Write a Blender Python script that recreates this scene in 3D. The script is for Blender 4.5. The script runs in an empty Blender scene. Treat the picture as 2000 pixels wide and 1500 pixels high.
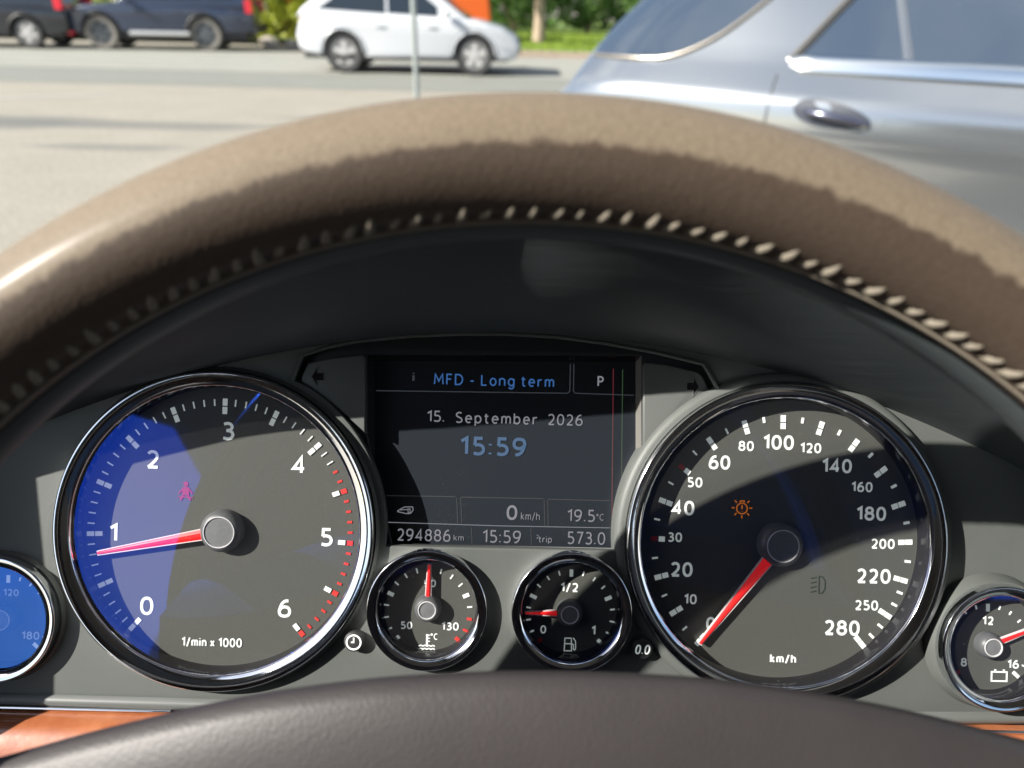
import bpy, bmesh, math, random
from mathutils import Vector, Matrix, noise
random.seed(7)
SC = bpy.context.scene
COL = SC.collection
PI = math.pi
# ------------------------------------------------------------------ camera, sky, sun, exposure
CAM_H = 1.38
PITCH = math.radians(28.4)          # looks down over the steering wheel
ROLL = math.radians(1.4)
FPX = 1385.0                        # focal length in pixels of a 2000 px wide picture
U = Vector((1, 0, 0))
V = Vector((0, math.sin(PITCH), math.cos(PITCH)))
W = Vector((0, -math.cos(PITCH), math.sin(PITCH)))
EYE = Vector((0, 0, CAM_H))
cd = bpy.data.cameras.new('camera')
cam = bpy.data.objects.new('camera', cd)
COL.objects.link(cam)
cr, sr = math.cos(ROLL), math.sin(ROLL)
R_ = U * cr + V * sr
T_ = -U * sr + V * cr
cam.matrix_world = Matrix(((R_.x, T_.x, W.x, EYE.x), (R_.y, T_.y, W.y, EYE.y), (R_.z, T_.z, W.z, EYE.z), (0, 0, 0, 1)))
cd.sensor_width = 36
cd.lens = 36 * FPX / 2000
cd.clip_start = 0.01
cd.clip_end = 900
cd.dof.use_dof = True
cd.dof.focus_distance = 0.272
cd.dof.aperture_fstop = 9.0
SC.camera = cam

SUN_DIR = (-0.756 * U + 0.343 * V + 0.557 * W).normalized()     # towards the sun
elev = math.asin(SUN_DIR.z)
azim = math.atan2(SUN_DIR.x, SUN_DIR.y)
wd = bpy.data.worlds.new('World')
SC.world = wd
wd.use_nodes = True
nt = wd.node_tree
nt.nodes.clear()
wo = nt.nodes.new('ShaderNodeOutputWorld')
wb = nt.nodes.new('ShaderNodeBackground')
wb.inputs[1].default_value = 0.07
sky = nt.nodes.new('ShaderNodeTexSky')
sky.sky_type = 'NISHITA'
sky.sun_disc = False
sky.sun_elevation = elev
sky.sun_rotation = azim
sky.air_density = 1.0
sky.dust_density = 0.6
tc = nt.nodes.new('ShaderNodeTexCoord')
cn = nt.nodes.new('ShaderNodeTexNoise')
cn.inputs['Scale'].default_value = 4.6
cn.inputs['Detail'].default_value = 6
cn.inputs['Roughness'].default_value = 0.62
crp = nt.nodes.new('ShaderNodeValToRGB')
crp.color_ramp.elements[0].position = 0.47
crp.color_ramp.elements[1].position = 0.66
cmix = nt.nodes.new('ShaderNodeMix')
cmix.data_type = 'RGBA'
cmix.inputs[7].default_value = (7.0, 7.1, 7.3, 1)
cmap = nt.nodes.new('ShaderNodeMapping'); cmap.inputs['Location'].default_value = (3.1, 1.7, 0.4)
nt.links.new(tc.outputs['Generated'], cmap.inputs['Vector']); nt.links.new(cmap.outputs[0], cn.inputs['Vector'])
nt.links.new(cn.outputs[0], crp.inputs[0])
lown = nt.nodes.new('ShaderNodeTexNoise'); lown.inputs['Scale'].default_value = 13; lown.inputs['Detail'].default_value = 7; lown.inputs['Roughness'].default_value = 0.6
lowr = nt.nodes.new('ShaderNodeMapRange'); lowr.inputs[1].default_value = 0.42; lowr.inputs[2].default_value = 0.60
lowx = nt.nodes.new('ShaderNodeSeparateXYZ'); lowz = nt.nodes.new('ShaderNodeMapRange'); lowz.inputs[1].default_value = 0.26; lowz.inputs[2].default_value = 0.17
lowm = nt.nodes.new('ShaderNodeMath'); lowm.operation = 'MULTIPLY'; lowa = nt.nodes.new('ShaderNodeMath'); lowa.operation = 'MAXIMUM'
nt.links.new(cmap.outputs[0], lown.inputs['Vector']); nt.links.new(lown.outputs[0], lowr.inputs[0]); nt.links.new(tc.outputs['Generated'], lowx.inputs[0])
nt.links.new(lowx.outputs[2], lowz.inputs[0]); nt.links.new(lowz.outputs[0], lowm.inputs[0]); nt.links.new(lowr.outputs[0], lowm.inputs[1])      # a bank of cloud low over the horizon
nt.links.new(lowm.outputs[0], lowa.inputs[0]); nt.links.new(crp.outputs[0], lowa.inputs[1])
nt.links.new(lowa.outputs[0], cmix.inputs[0])
nt.links.new(sky.outputs[0], cmix.inputs[6])
nt.links.new(cmix.outputs[2], wb.inputs[0])
nt.links.new(wb.outputs[0], wo.inputs[0])

sd = bpy.data.lights.new('sun', 'SUN')
sd.energy = 4.6
sd.angle = math.radians(0.53)
sd.color = (1.0, 0.95, 0.87)
sun = bpy.data.objects.new('sun', sd)
COL.objects.link(sun)
sun.rotation_euler = SUN_DIR.to_track_quat('Z', 'Y').to_euler()
sun.location = SUN_DIR * 50
SC.view_settings.view_transform = 'Standard'
SC.view_settings.look = 'None'
SC.view_settings.gamma = 1
SC.view_settings.use_curve_mapping = False
SC.view_settings.exposure = 1.45
SC.render.engine = 'CYCLES'
SC.cycles.max_bounces = 8
SC.cycles.transparent_max_bounces = 16

# ------------------------------------------------------------------ helpers
DASH_O = EYE - W * 0.275
MD = Matrix(((U.x, V.x, W.x, DASH_O.x), (U.y, V.y, W.y, DASH_O.y), (U.z, V.z, W.z, DASH_O.z), (0, 0, 0, 1)))

def dp(px, py, w=0.0):
    """picture pixel -> (u, v) in metres on the dash plane raised by w"""
    k = (0.275 - w) / FPX
    ix, iy = px - 1000, 750 - py
    return (ix * cr - iy * sr) * k, (ix * sr + iy * cr) * k

def tag(o, label=None, cat=None, group=None, kind=None):
    if label: o['label'] = label
    if cat: o['category'] = cat
    if group: o['group'] = group
    if kind: o['kind'] = kind
    return o

def empty(name, M=None, label=None, cat=None, group=None):
    o = bpy.data.objects.new(name, None)
    o.empty_display_size = 0.05
    COL.objects.link(o)
    if M is not None: o.matrix_world = M
    return tag(o, label, cat, group)

def link(name, me, mat=None, parent=None, label=None):
    o = bpy.data.objects.new(name, me)
    COL.objects.link(o)
    if mat is not None and len(me.materials) == 0: me.materials.append(mat)
    if parent is not None: o.parent = parent
    if label: o['label'] = label
    return o

class MB:
    def __init__(s): s.v = []; s.f = []
    def add(s, vs, fs):
        n = len(s.v)
        s.v += [tuple(v) for v in vs]
        s.f += [tuple(i + n for i in f) for f in fs]
        return s
    def box(s, x0, x1, y0, y1, z0, z1):
        return s.add([(x0, y0, z0), (x1, y0, z0), (x1, y1, z0), (x0, y1, z0), (x0, y0, z1), (x1, y0, z1), (x1, y1, z1), (x0, y1, z1)],
                     [(0, 3, 2, 1), (4, 5, 6, 7), (0, 1, 5, 4), (1, 2, 6, 5), (2, 3, 7, 6), (3, 0, 4, 7)])
    def lathe(s, prof, n=96, cx=0, cy=0, close=False):
        vs = []; m = len(prof)
        for i in range(n):
            a = 2 * PI * i / n
            for r, z in prof: vs.append((cx + r * math.cos(a), cy + r * math.sin(a), z))
        fs = []
        for i in range(n):
            j = (i + 1) % n
            for k in range(m if close else m - 1):
                l = (k + 1) % m
                fs.append((i * m + k, j * m + k, j * m + l, i * m + l))
        return s.add(vs, fs)
    def disc(s, cx, cy, z, r, n=48):
        return s.add([(cx + r * math.cos(2 * PI * i / n), cy + r * math.sin(2 * PI * i / n), z) for i in range(n)], [tuple(range(n))])
    def tube(s, pts, r, n=8, cap=True):
        pts = [Vector(p) for p in pts]
        rs = r if isinstance(r, (list, tuple)) else [r] * len(pts)
        base = len(s.v); vs = []; up = None
        for i, p in enumerate(pts):
            t = (pts[min(i + 1, len(pts) - 1)] - pts[max(i - 1, 0)]).normalized()
            if up is None:
                up = Vector((0, 0, 1)) if abs(t.z) < 0.9 else Vector((1, 0, 0))
            x = t.cross(up).normalized(); y = x.cross(t).normalized(); up = y
            for k in range(n):
                a = 2 * PI * k / n
                vs.append(p + (x * math.cos(a) + y * math.sin(a)) * rs[i])
        fs = []
        for i in range(len(pts) - 1):
            for k in range(n):
                l = (k + 1) % n
                fs.append((i * n + k, i * n + l, (i + 1) * n + l, (i + 1) * n + k))
        if cap:
            fs.append(tuple(range(n))[::-1]); fs.append(tuple(range((len(pts) - 1) * n, len(pts) * n)))
        return s.add(vs, fs)
    def stroke(s, pts, wd, z0, z1, closed=False):
        """raised printed line"""
        P = [Vector(p) for p in pts]
        P = [p for k, p in enumerate(P) if k == 0 or (p - P[k - 1]).length > 1e-7]
        n = len(P); vs = []
        s.lift = getattr(s, 'lift', 0) + 0.000004
        for i in range(n):
            a = P[(i - 1) % n] if (closed or i > 0) else None
            b = P[(i + 1) % n] if (closed or i < n - 1) else None
            d0 = (P[i] - a).normalized() if a is not None else (b - P[i]).normalized()
            d1 = (b - P[i]).normalized() if b is not None else d0
            n0 = Vector((-d0.y, d0.x)); n1 = Vector((-d1.y, d1.x)); m = n0 + n1
            if m.length < 1e-6: m = n0
            m.normalize(); k = 1 / max(0.45, m.dot(n0))
            for sg in (1, -1): vs.append((P[i].x + m.x * k * sg * wd / 2, P[i].y + m.y * k * sg * wd / 2, z0))
        vs += [(x, y, z1 + s.lift) for x, y, _ in vs]
        fs = []
        for i in range(n if closed else n - 1):
            j = (i + 1) % n; o = 2 * n
            fs += [(o + 2 * i, o + 2 * i + 1, o + 2 * j + 1, o + 2 * j), (2 * i, 2 * j, o + 2 * j, o + 2 * i), (2 * i + 1, o + 2 * i + 1, o + 2 * j + 1, 2 * j + 1)]
        if not closed: fs += [(0, 2 * n, 2 * n + 1, 1), (2 * n - 2, 2 * n - 1, 4 * n - 1, 4 * n - 2)]
        return s.add(vs, fs)
    def prism(s, pts, z0, z1):
        n = len(pts)
        return s.add([(x, y, z0) for x, y in pts] + [(x, y, z1) for x, y in pts],
                     [tuple(range(n))[::-1], tuple(range(n, 2 * n))] + [(i, (i + 1) % n, (i + 1) % n + n, i + n) for i in range(n)])
    def mesh(s, name, smooth=None):
        me = bpy.data.meshes.new(name)
        me.from_pydata(s.v, [], s.f)
        me.update()
        fix(me, smooth)
        return me
    def obj(s, name, mat, parent=None, smooth=None, label=None):
        return link(name, s.mesh(name, smooth), mat, parent, label)

def fix(me, smooth=None, weld=True):
    bm = bmesh.new(); bm.from_mesh(me)
    if weld: bmesh.ops.remove_doubles(bm, verts=bm.verts, dist=1e-7)
    bmesh.ops.recalc_face_normals(bm, faces=bm.faces)
    bm.to_mesh(me); bm.free()
    if smooth:
        me.shade_smooth()
        me.set_sharp_from_angle(angle=math.radians(smooth))

def curve_mesh(cv, name):
    o = bpy.data.objects.new('temporary', cv)
    COL.objects.link(o)
    dg = bpy.context.evaluated_depsgraph_get()
    dg.update()
    me = bpy.data.meshes.new_from_object(o.evaluated_get(dg))
    bpy.data.objects.remove(o)
    bpy.data.curves.remove(cv)
    me.name = name
    me.materials.clear()
    return me

def shape2d(name, outlines, z0, z1, bevel=0.0, res=2):
    cv = bpy.data.curves.new(name, 'CURVE')
    cv.dimensions = '2D'; cv.fill_mode = 'BOTH'
    cv.extrude = (z1 - z0) / 2 - bevel; cv.bevel_depth = bevel; cv.bevel_resolution = res
    cv.offset = -bevel
    for ol in outlines:
        sp = cv.splines.new('POLY')
        sp.points.add(len(ol) - 1)
        for i, (x, y) in enumerate(ol): sp.points[i].co = (x, y, 0, 1)
        sp.use_cyclic_u = True
    me = curve_mesh(cv, name)
    for v in me.vertices: v.co.z += (z0 + z1) / 2
    return me

def _arc(cx, cy, rx, ry, a0, a1, n=12):
    return [(cx + rx * math.cos(math.radians(a0 + (a1 - a0) * i / n)), cy + ry * math.sin(math.radians(a0 + (a1 - a0) * i / n))) for i in range(n + 1)]
def _sm(P, n=5):
    """smooth curve through the points"""
    Q = [P[0]] + list(P) + [P[-1]]; out = []
    for i in range(1, len(Q) - 2):
        a, b, c, d = (Vector(q) for q in Q[i - 1:i + 3])
        for k in range(n):
            t = k / n
            p = 0.5 * ((2 * b) + (c - a) * t + (2 * a - 5 * b + 4 * c - d) * t * t + (3 * b - a - 3 * c + d) * t ** 3)
            out.append((p.x, p.y))
    return out + [P[-1]]
_6 = [(.86, .985), (.55, .97), (.25, .80), (.06, .50), (.0, .28), (.13, .07), (.5, 0), (.87, .07), (1, .3), (.87, .52), (.52, .60), (.2, .52), (.03, .36)]
# name: (width, [(closed, points)])  in a box one capital high
GL = {
 '0': (.56, [(1, [(.5 + .5 * math.copysign(abs(math.cos(a)) ** .86, math.cos(a)), .5 + .5 * math.copysign(abs(math.sin(a)) ** .92, math.sin(a))) for a in [2 * PI * k / 28 for k in range(28)]])]),
 '1': (.30, [(0, [(0, .80), (.95, .995), (.95, 0)])]),
 '2': (.54, [(0, _sm([(.03, .86), (.22, .965), (.48, 1), (.78, .93), (.92, .74), (.84, .52), (.52, .27), (.04, .0)])), (0, [(.04, 0), (1, 0)])]),
 '3': (.52, [(0, _sm([(.06, .94), (.4, 1), (.76, .94), (.9, .77), (.74, .59), (.32, .54)])), (0, _sm([(.32, .54), (.8, .48), (1, .27), (.82, .06), (.42, 0), (0, .07)]))]),
 '4': (.58, [(0, [(.74, 0), (.74, 1), (0, .27), (1, .27)])]),
 '5': (.52, [(0, [(.9, 1), (.16, 1), (.12, .55)]), (0, _sm([(.12, .55), (.45, .59), (.84, .51), (1, .3), (.84, .08), (.45, 0), (0, .06)]))]),
 '6': (.56, [(0, _sm(_6))]),
 '7': (.50, [(0, [(0, 1), (1, 1), (.34, 0)])]),
 '8': (.56, [(1, _arc(.5, .765, .42, .235, 0, 345, 20)), (1, _arc(.5, .275, .5, .275, 7, 352, 22))]),
 '9': (.56, [(0, _sm([(1 - x, 1 - y) for x, y in _6]))]),
 'M': (.74, [(0, [(0, 0), (.08, 1), (.5, .3), (.92, 1), (1, 0)])]),
 'F': (.42, [(0, [(0, 0), (0, 1), (1, 1)]), (0, [(0, .53), (.86, .53)])]),
 'D': (.60, [(1, [(0, 0), (0, 1)] + _arc(.4, .5, .6, .5, 90, -90, 14))]),
 'L': (.42, [(0, [(0, 1), (0, 0), (1, 0)])]),
 'P': (.48, [(0, [(0, 0), (0, 1)] + _arc(.5, .74, .5, .26, 90, -90, 10) + [(0, .48)])]),
 'C': (.52, [(0, _arc(.62, .5, .62, .5, 55, 305, 16))]),
 'S': (.46, [(0, _sm([(.92, .94), (.5, 1), (.08, .88), (.08, .66), (.5, .52), (.94, .36), (.96, .12), (.5, 0), (.02, .07)]))]),
 'a': (.42, [(0, _sm([(.1, .66), (.5, .70), (.9, .6), (.95, .4)]) + [(.95, 0)]), (0, _sm([(.95, .4), (.3, .38), (.0, .18), (.3, 0), (.95, .12)]))]),
 'o': (.48, [(1, _arc(.5, .35, .5, .35, 0, 345, 20))]),
 'n': (.44, [(0, [(0, .7), (0, 0)]), (0, [(0, .48)] + _arc(.5, .45, .5, .25, 150, 0, 8) + [(1, 0)])]),
 'm': (.70, [(0, [(0, .7), (0, 0)]), (0, [(0, .48)] + _arc(.26, .47, .24, .23, 150, 0, 8) + [(.5, 0)]), (0, [(.5, .48)] + _arc(.76, .47, .24, .23, 150, 0, 8) + [(1, 0)])]),
 'h': (.44, [(0, [(0, 1.02), (0, 0)]), (0, [(0, .48)] + _arc(.5, .45, .5, .25, 150, 0, 8) + [(1, 0)])]),
 'b': (.46, [(0, [(0, 1.02), (0, 0)]), (0, [(0, .5)] + _arc(.48, .35, .52, .35, 125, -125, 14) + [(0, .2)])]),
 'p': (.46, [(0, [(0, .7), (0, -.3)]), (0, [(0, .5)] + _arc(.48, .35, .52, .35, 125, -125, 14) + [(0, .2)])]),
 'g': (.46, [(0, [(1, .5)] + _arc(.52, .35, .52, .35, 55, 305, 14) + [(1, .2)]), (0, [(1, .7), (1, -.05)] + _arc(.5, -.05, .5, .25, 0, -150, 8))]),
 'k': (.42, [(0, [(0, 1.02), (0, 0)]), (0, [(.9, .7), (.05, .34)]), (0, [(.2, .4), (1, 0)])]),
 't': (.30, [(0, [(.35, .92), (.35, .14), (.6, 0), (1, .03)]), (0, [(-.1, .68), (.95, .68)])]),
 'e': (.46, [(0, [(.02, .37), (1, .37)] + _arc(.5, .35, .5, .35, 10, 310, 16))]),
 'r': (.30, [(0, [(0, .7), (0, 0)]), (0, _sm([(0, .42), (.3, .62), (1, .69)]))]),
 'i': (.02, [(0, [(0, .7), (0, 0)]), (0, [(0, 1.0), (0, .90)])]),
 'x': (.42, [(0, [(0, .7), (1, 0)]), (0, [(1, .7), (0, 0)])]),
 '/': (.36, [(0, [(1, 1.05), (0, -.12)])]),
 '-': (.28, [(0, [(0, .38), (1, .38)])]),
 ':': (.02, [(0, [(0, .66), (0, .56)]), (0, [(0, .10), (0, 0)])]),
 '.': (.02, [(0, [(0, .10), (0, 0)])]),
 '°': (.22, [(1, _arc(.5, .86, .5, .13, 0, 340, 12))]),
}
def ribbon(vs, fs, P, wd, z, closed):
    P = [Vector(p) for p in P]
    Q = [P[0]]
    for p in P[1:]:
        if (p - Q[-1]).length > wd * 0.04: Q.append(p)
    P = Q; n = len(P); base = len(vs)
    if not closed:        # square off the ends
        pass
    for i in range(n):
        a = P[(i - 1) % n] if (closed or i > 0) else None
        b = P[(i + 1) % n] if (closed or i < n - 1) else None
        d0 = (P[i] - a).normalized() if a is not None else (b - P[i]).normalized()
        d1 = (b - P[i]).normalized() if b is not None else d0
        n0 = Vector((-d0.y, d0.x)); n1 = Vector((-d1.y, d1.x)); m = (n0 + n1)
        if m.length < 1e-6: m = n0
        m.normalize(); k = 1 / max(0.45, m.dot(n0))
        for s_ in (1, -1): vs.append((P[i].x + m.x * k * s_ * wd / 2, P[i].y + m.y * k * s_ * wd / 2, z))
    for i in range(n if closed else n - 1):
        j = (i + 1) % n
        fs.append((base + 2 * i, base + 2 * i + 1, base + 2 * j + 1, base + 2 * j))

def text_mesh(body, cx, cy, z, h, width=None, bold=0.0, space=1.0, squeeze=0.92, angle=0.0, thick=0.00008, shear=0.0):
    """printed lettering centred on (cx, cy), capitals h tall, drawn with a round sans pen"""
    pen = 0.125 + bold * 5
    gap = 0.15 * space + (space - 1) * 0.5
    x = 0; items = []
    for ch in body:
        if ch == ' ': x += 0.34 * space; continue
        w_, st = GL[ch]
        items.append((x, w_, st)); x += w_ + pen + gap
    total = x - gap
    vs, fs = [], []; zz = z + thick
    kx = (width / total) if width else h * squeeze
    k = h
    pw = pen * min(k, (kx + k) / 2)
    ca, sa = math.cos(angle), math.sin(angle)
    for gx, w_, st in items:
        for cl, P in st:
            Q = []
            for px_, py_ in P:
                X = (gx + pen / 2 + px_ * w_ - total / 2) * kx
                Y = (pen / 2 + py_ * (1 - pen) - 0.5) * k
                X += shear * Y
                Q.append((cx + X * ca - Y * sa, cy + X * sa + Y * ca))
            ribbon(vs, fs, Q, pw, zz, cl); zz += 0.000006
    me = bpy.data.meshes.new('lettering'); me.from_pydata(vs, [], fs); me.update()
    bm = bmesh.new(); bm.from_mesh(me)
    for f in bm.faces:
        if f.normal.z < 0: f.normal_flip()
    bm.to_mesh(me); bm.free()
    return me

def circ(cx, cy, r, n=96, a0=0, a1=2 * PI):
    full = abs(a1 - a0 - 2 * PI) < 1e-6
    m = n if full else n + 1
    return [(cx + r * math.cos(a0 + (a1 - a0) * i / n), cy + r * math.sin(a0 + (a1 - a0) * i / n)) for i in range(m)]

# ------------------------------------------------------------------ materials
def mat(name, col, rough=0.5, metal=0.0, spec=0.5, bump=None, var=None, emit=None, coat=0.0, sheen=0.0, coord='Object', alpha=None):
    m = bpy.data.materials.new(name); m.use_nodes = True
    t = m.node_tree; b = t.nodes['Principled BSDF']
    b.inputs['Base Color'].default_value = (*col, 1)
    b.inputs['Roughness'].default_value = rough
    b.inputs['Metallic'].default_value = metal
    b.inputs['Specular IOR Level'].default_value = spec
    b.inputs['Coat Weight'].default_value = coat
    b.inputs['Coat Roughness'].default_value = 0.05
    b.inputs['Sheen Weight'].default_value = sheen
    if emit:
        b.inputs['Emission Color'].default_value = (*emit[0], 1)
        b.inputs['Emission Strength'].default_value = emit[1]
    c = t.nodes.new('ShaderNodeTexCoord')
    if var:                       # (scale, amount, second colour)
        n = t.nodes.new('ShaderNodeTexNoise'); n.inputs['Scale'].default_value = var[0]; n.inputs['Detail'].default_value = 6
        n.inputs['Roughness'].default_value = 0.65
        t.links.new(c.outputs[coord], n.inputs['Vector'])
        r = t.nodes.new('ShaderNodeValToRGB')
        r.color_ramp.elements[0].position = 0.5 - var[1] / 2; r.color_ramp.elements[1].position = 0.5 + var[1] / 2
        r.color_ramp.elements[0].color = (*col, 1); r.color_ramp.elements[1].color = (*var[2], 1)
        t.links.new(n.outputs[0], r.inputs[0]); t.links.new(r.outputs[0], b.inputs['Base Color'])
    if bump:                      # (scale, strength, distance)
        n = t.nodes.new('ShaderNodeTexNoise'); n.inputs['Scale'].default_value = bump[0]; n.inputs['Detail'].default_value = 4
        t.links.new(c.outputs[coord], n.inputs['Vector'])
        k = t.nodes.new('ShaderNodeBump'); k.inputs['Strength'].default_value = bump[1]; k.inputs['Distance'].default_value = bump[2]
        t.links.new(n.outputs[0], k.inputs['Height']); t.links.new(k.outputs[0], b.inputs['Normal'])
    return m

M_fascia = mat('soft_grey_plastic', (0.070, 0.077, 0.074), 0.5, spec=0.4, bump=(2600, 0.5, 0.00014), var=(22, 0.6, (0.094, 0.101, 0.095)))
M_hood = mat('black_moulded_plastic', (0.040, 0.048, 0.050), 0.5, spec=0.4)

M_surround = mat('display_surround_plastic', (0.095, 0.102, 0.098), 0.42, bump=(2400, 0.15, 0.0001))
M_dial = mat('dial_face_print', (0.060, 0.064, 0.058), 0.62, spec=0.35, bump=(3500, 0.5, 0.0001), var=(2500, 0.5, (0.090, 0.094, 0.084)))
M_chrome = mat('chrome', (0.86, 0.87, 0.89), 0.07, 1.0, bump=(60, 0.03, 0.002))
M_wall = mat('gloss_black_plastic', (0.012, 0.012, 0.014), 0.16, spec=0.6)
M_white = mat('lit_white_print', (0.76, 0.79, 0.77), 0.6, emit=((0.85, 0.95, 0.92), 0.10))
M_greyw = mat('grey_white_print', (0.55, 0.57, 0.56), 0.6, emit=((0.8, 0.9, 0.9), 0.05))
M_red = mat('red_print', (0.72, 0.035, 0.03), 0.55)
M_needle = mat('needle_red_plastic', (0.85, 0.012, 0.012), 0.35, emit=((1, 0.02, 0.02), 0.12))
M_needle_edge = mat('needle_clear_edge', (0.72, 0.66, 0.68), 0.3)
M_hub = mat('needle_cap_plastic', (0.095, 0.10, 0.105), 0.42, bump=(1800, 0.3, 0.0001))
M_hubtop = mat('needle_cap_centre', (0.15, 0.155, 0.165), 0.32, bump=(1500, 0.5, 0.0001), var=(900, 0.3, (0.18, 0.185, 0.185)))
M_silverline = mat('silver_ring_print', (0.75, 0.75, 0.76), 0.35, 0.2)
M_screen = mat('display_glass', (0.013, 0.0165, 0.022), 0.30, spec=0.5)
def emis(name, c, k): return mat(name, (0.02, 0.02, 0.02), 0.5, emit=(c, k))
M_tblue = emis('display_blue', (0.08, 0.26, 0.72), 0.16)
M_tblue2 = emis('display_clock_blue', (0.05, 0.22, 0.50), 0.15)
M_tgrey = emis('display_grey', (0.75, 0.76, 0.86), 0.10)
M_tdim = emis('display_dim', (0.5, 0.6, 0.75), 0.022)
M_tline = emis('display_line', (0.6, 0.7, 0.85), 0.02)
M_tred = emis('display_fault_red', (0.7, 0.08, 0.16), 0.055)
M_tgreen = emis('display_fault_green', (0.25, 0.6, 0.25), 0.04)
M_warnred = emis('warning_lamp_red', (1, 0.02, 0.08), 0.19)
M_warnorg = emis('warning_lamp_amber', (1, 0.26, 0.02), 0.17)
M_warngrn = emis('warning_lamp_green', (0.10, 0.4, 0.12), 0.03)
M_knob = mat('reset_knob_rubber', (0.03, 0.03, 0.032), 0.4)

# dust on the screen glass
def add_dust(m, scale, thr, col):
    t = m.node_tree; b = t.nodes['Principled BSDF']; c = t.nodes.new('ShaderNodeTexCoord')
    n = t.nodes.new('ShaderNodeTexVoronoi'); n.inputs['Scale'].default_value = scale
    n2 = t.nodes.new('ShaderNodeTexNoise'); n2.inputs['Scale'].default_value = 45; n2.inputs['Detail'].default_value = 3
    mm = t.nodes.new('ShaderNodeMath'); mm.operation = 'LESS_THAN'; mm.inputs[1].default_value = thr
    m2 = t.nodes.new('ShaderNodeMath'); m2.operation = 'GREATER_THAN'; m2.inputs[1].default_value = 0.56
    m3 = t.nodes.new('ShaderNodeMath'); m3.operation = 'MULTIPLY'
    mx = t.nodes.new('ShaderNodeMix'); mx.data_type = 'RGBA'
    t.links.new(c.outputs['Object'], n.inputs['Vector']); t.links.new(c.outputs['Object'], n2.inputs['Vector'])
    t.links.new(n.outputs['Distance'], mm.inputs[0]); t.links.new(n2.outputs[0], m2.inputs[0])
    t.links.new(mm.outputs[0], m3.inputs[0]); t.links.new(m2.outputs[0], m3.inputs[1]); t.links.new(m3.outputs[0], mx.inputs[0])
    mx.inputs[6].default_value = b.inputs['Base Color'].default_value; mx.inputs[7].default_value = (*col, 1)
    t.links.new(mx.outputs[2], b.inputs['Base Color'])
add_dust(M_screen, 1100, 0.09, (0.12, 0.12, 0.115))

def glass_pane(name, tint, gloss_col, gloss, dust, rough=0.0, ior=1.45, smudge=None, const=None):
    """thin pane: lets light through, mirrors by Fresnel, carries a little dust"""
    m = bpy.data.materials.new(name); m.use_nodes = True
    t = m.node_tree; t.nodes.clear()
    o = t.nodes.new('ShaderNodeOutputMaterial'); tr = t.nodes.new('ShaderNodeBsdfTransparent'); tr.inputs[0].default_value = (*tint, 1)
    gl = t.nodes.new('ShaderNodeBsdfGlossy'); gl.inputs['Color'].default_value = (*gloss_col, 1); gl.inputs['Roughness'].default_value = rough
    fr = t.nodes.new('ShaderNodeFresnel'); fr.inputs[0].default_value = ior
    ml = t.nodes.new('ShaderNodeMath'); ml.operation = 'MULTIPLY'; ml.inputs[1].default_value = gloss; ml.use_clamp = True
    mx = t.nodes.new('ShaderNodeMixShader')
    t.links.new(fr.outputs[0], ml.inputs[0]); t.links.new(ml.outputs[0], mx.inputs[0])
    if const is not None:
        t.links.remove(mx.inputs[0].links[0]); mx.inputs[0].default_value = const
    t.links.new(tr.outputs[0], mx.inputs[1]); t.links.new(gl.outputs[0], mx.inputs[2])
    df = t.nodes.new('ShaderNodeBsdfDiffuse'); df.inputs[0].default_value = (0.75, 0.75, 0.72, 1)
    tl = t.nodes.new('ShaderNodeBsdfTranslucent'); tl.inputs[0].default_value = (0.75, 0.75, 0.72, 1)
    ad = t.nodes.new('ShaderNodeMixShader'); t.links.new(df.outputs[0], ad.inputs[1]); t.links.new(tl.outputs[0], ad.inputs[2])
    m2 = t.nodes.new('ShaderNodeMixShader'); m2.inputs[0].default_value = dust
    if smudge:
        c = t.nodes.new('ShaderNodeTexCoord'); n = t.nodes.new('ShaderNodeTexVoronoi'); n.inputs['Scale'].default_value = smudge[0]
        lt = t.nodes.new('ShaderNodeMath'); lt.operation = 'LESS_THAN'; lt.inputs[1].default_value = smudge[1]
        n2 = t.nodes.new('ShaderNodeTexNoise'); n2.inputs['Scale'].default_value = smudge[3]
        g2 = t.nodes.new('ShaderNodeMath'); g2.operation = 'GREATER_THAN'; g2.inputs[1].default_value = 0.58
        mu = t.nodes.new('ShaderNodeMath'); mu.operation = 'MULTIPLY'
        ma = t.nodes.new('ShaderNodeMath'); ma.operation = 'MULTIPLY_ADD'; ma.inputs[1].default_value = smudge[2]; ma.inputs[2].default_value = dust
        t.links.new(c.outputs['Object'], n.inputs['Vector']); t.links.new(c.outputs['Object'], n2.inputs['Vector'])
        t.links.new(n.outputs['Distance'], lt.inputs[0]); t.links.new(n2.outputs[0], g2.inputs[0])
        t.links.new(lt.outputs[0], mu.inputs[0]); t.links.new(g2.outputs[0], mu.inputs[1])
        t.links.new(mu.outputs[0], ma.inputs[0]); t.links.new(ma.outputs[0], m2.inputs[0])
    t.links.new(mx.outputs[0], m2.inputs[1]); t.links.new(ad.outputs[0], m2.inputs[2])
    t.links.new(m2.outputs[0], o.inputs[0])
    return m
M_lens = glass_pane('coated_gauge_lens', (0.99, 0.99, 0.99), (0.035, 0.15, 1.0), 6.0, 0.012, smudge=(500, 0.09, 0.25, 60), const=0.18)
M_lens2 = glass_pane('coated_lens_pale', (0.99, 0.99, 0.99), (0.08, 0.28, 1.0), 6.0, 0.004, smudge=(500, 0.09, 0.25, 60), const=0.30)
M_windscreen = glass_pane('windscreen_glass', (0.93, 0.94, 0.93), (1, 1, 1), 0.0, 0.0012, smudge=(55, 0.09, 0.10, 5))

add_dust(M_hood, 420, 0.035, (0.30, 0.30, 0.28))
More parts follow.
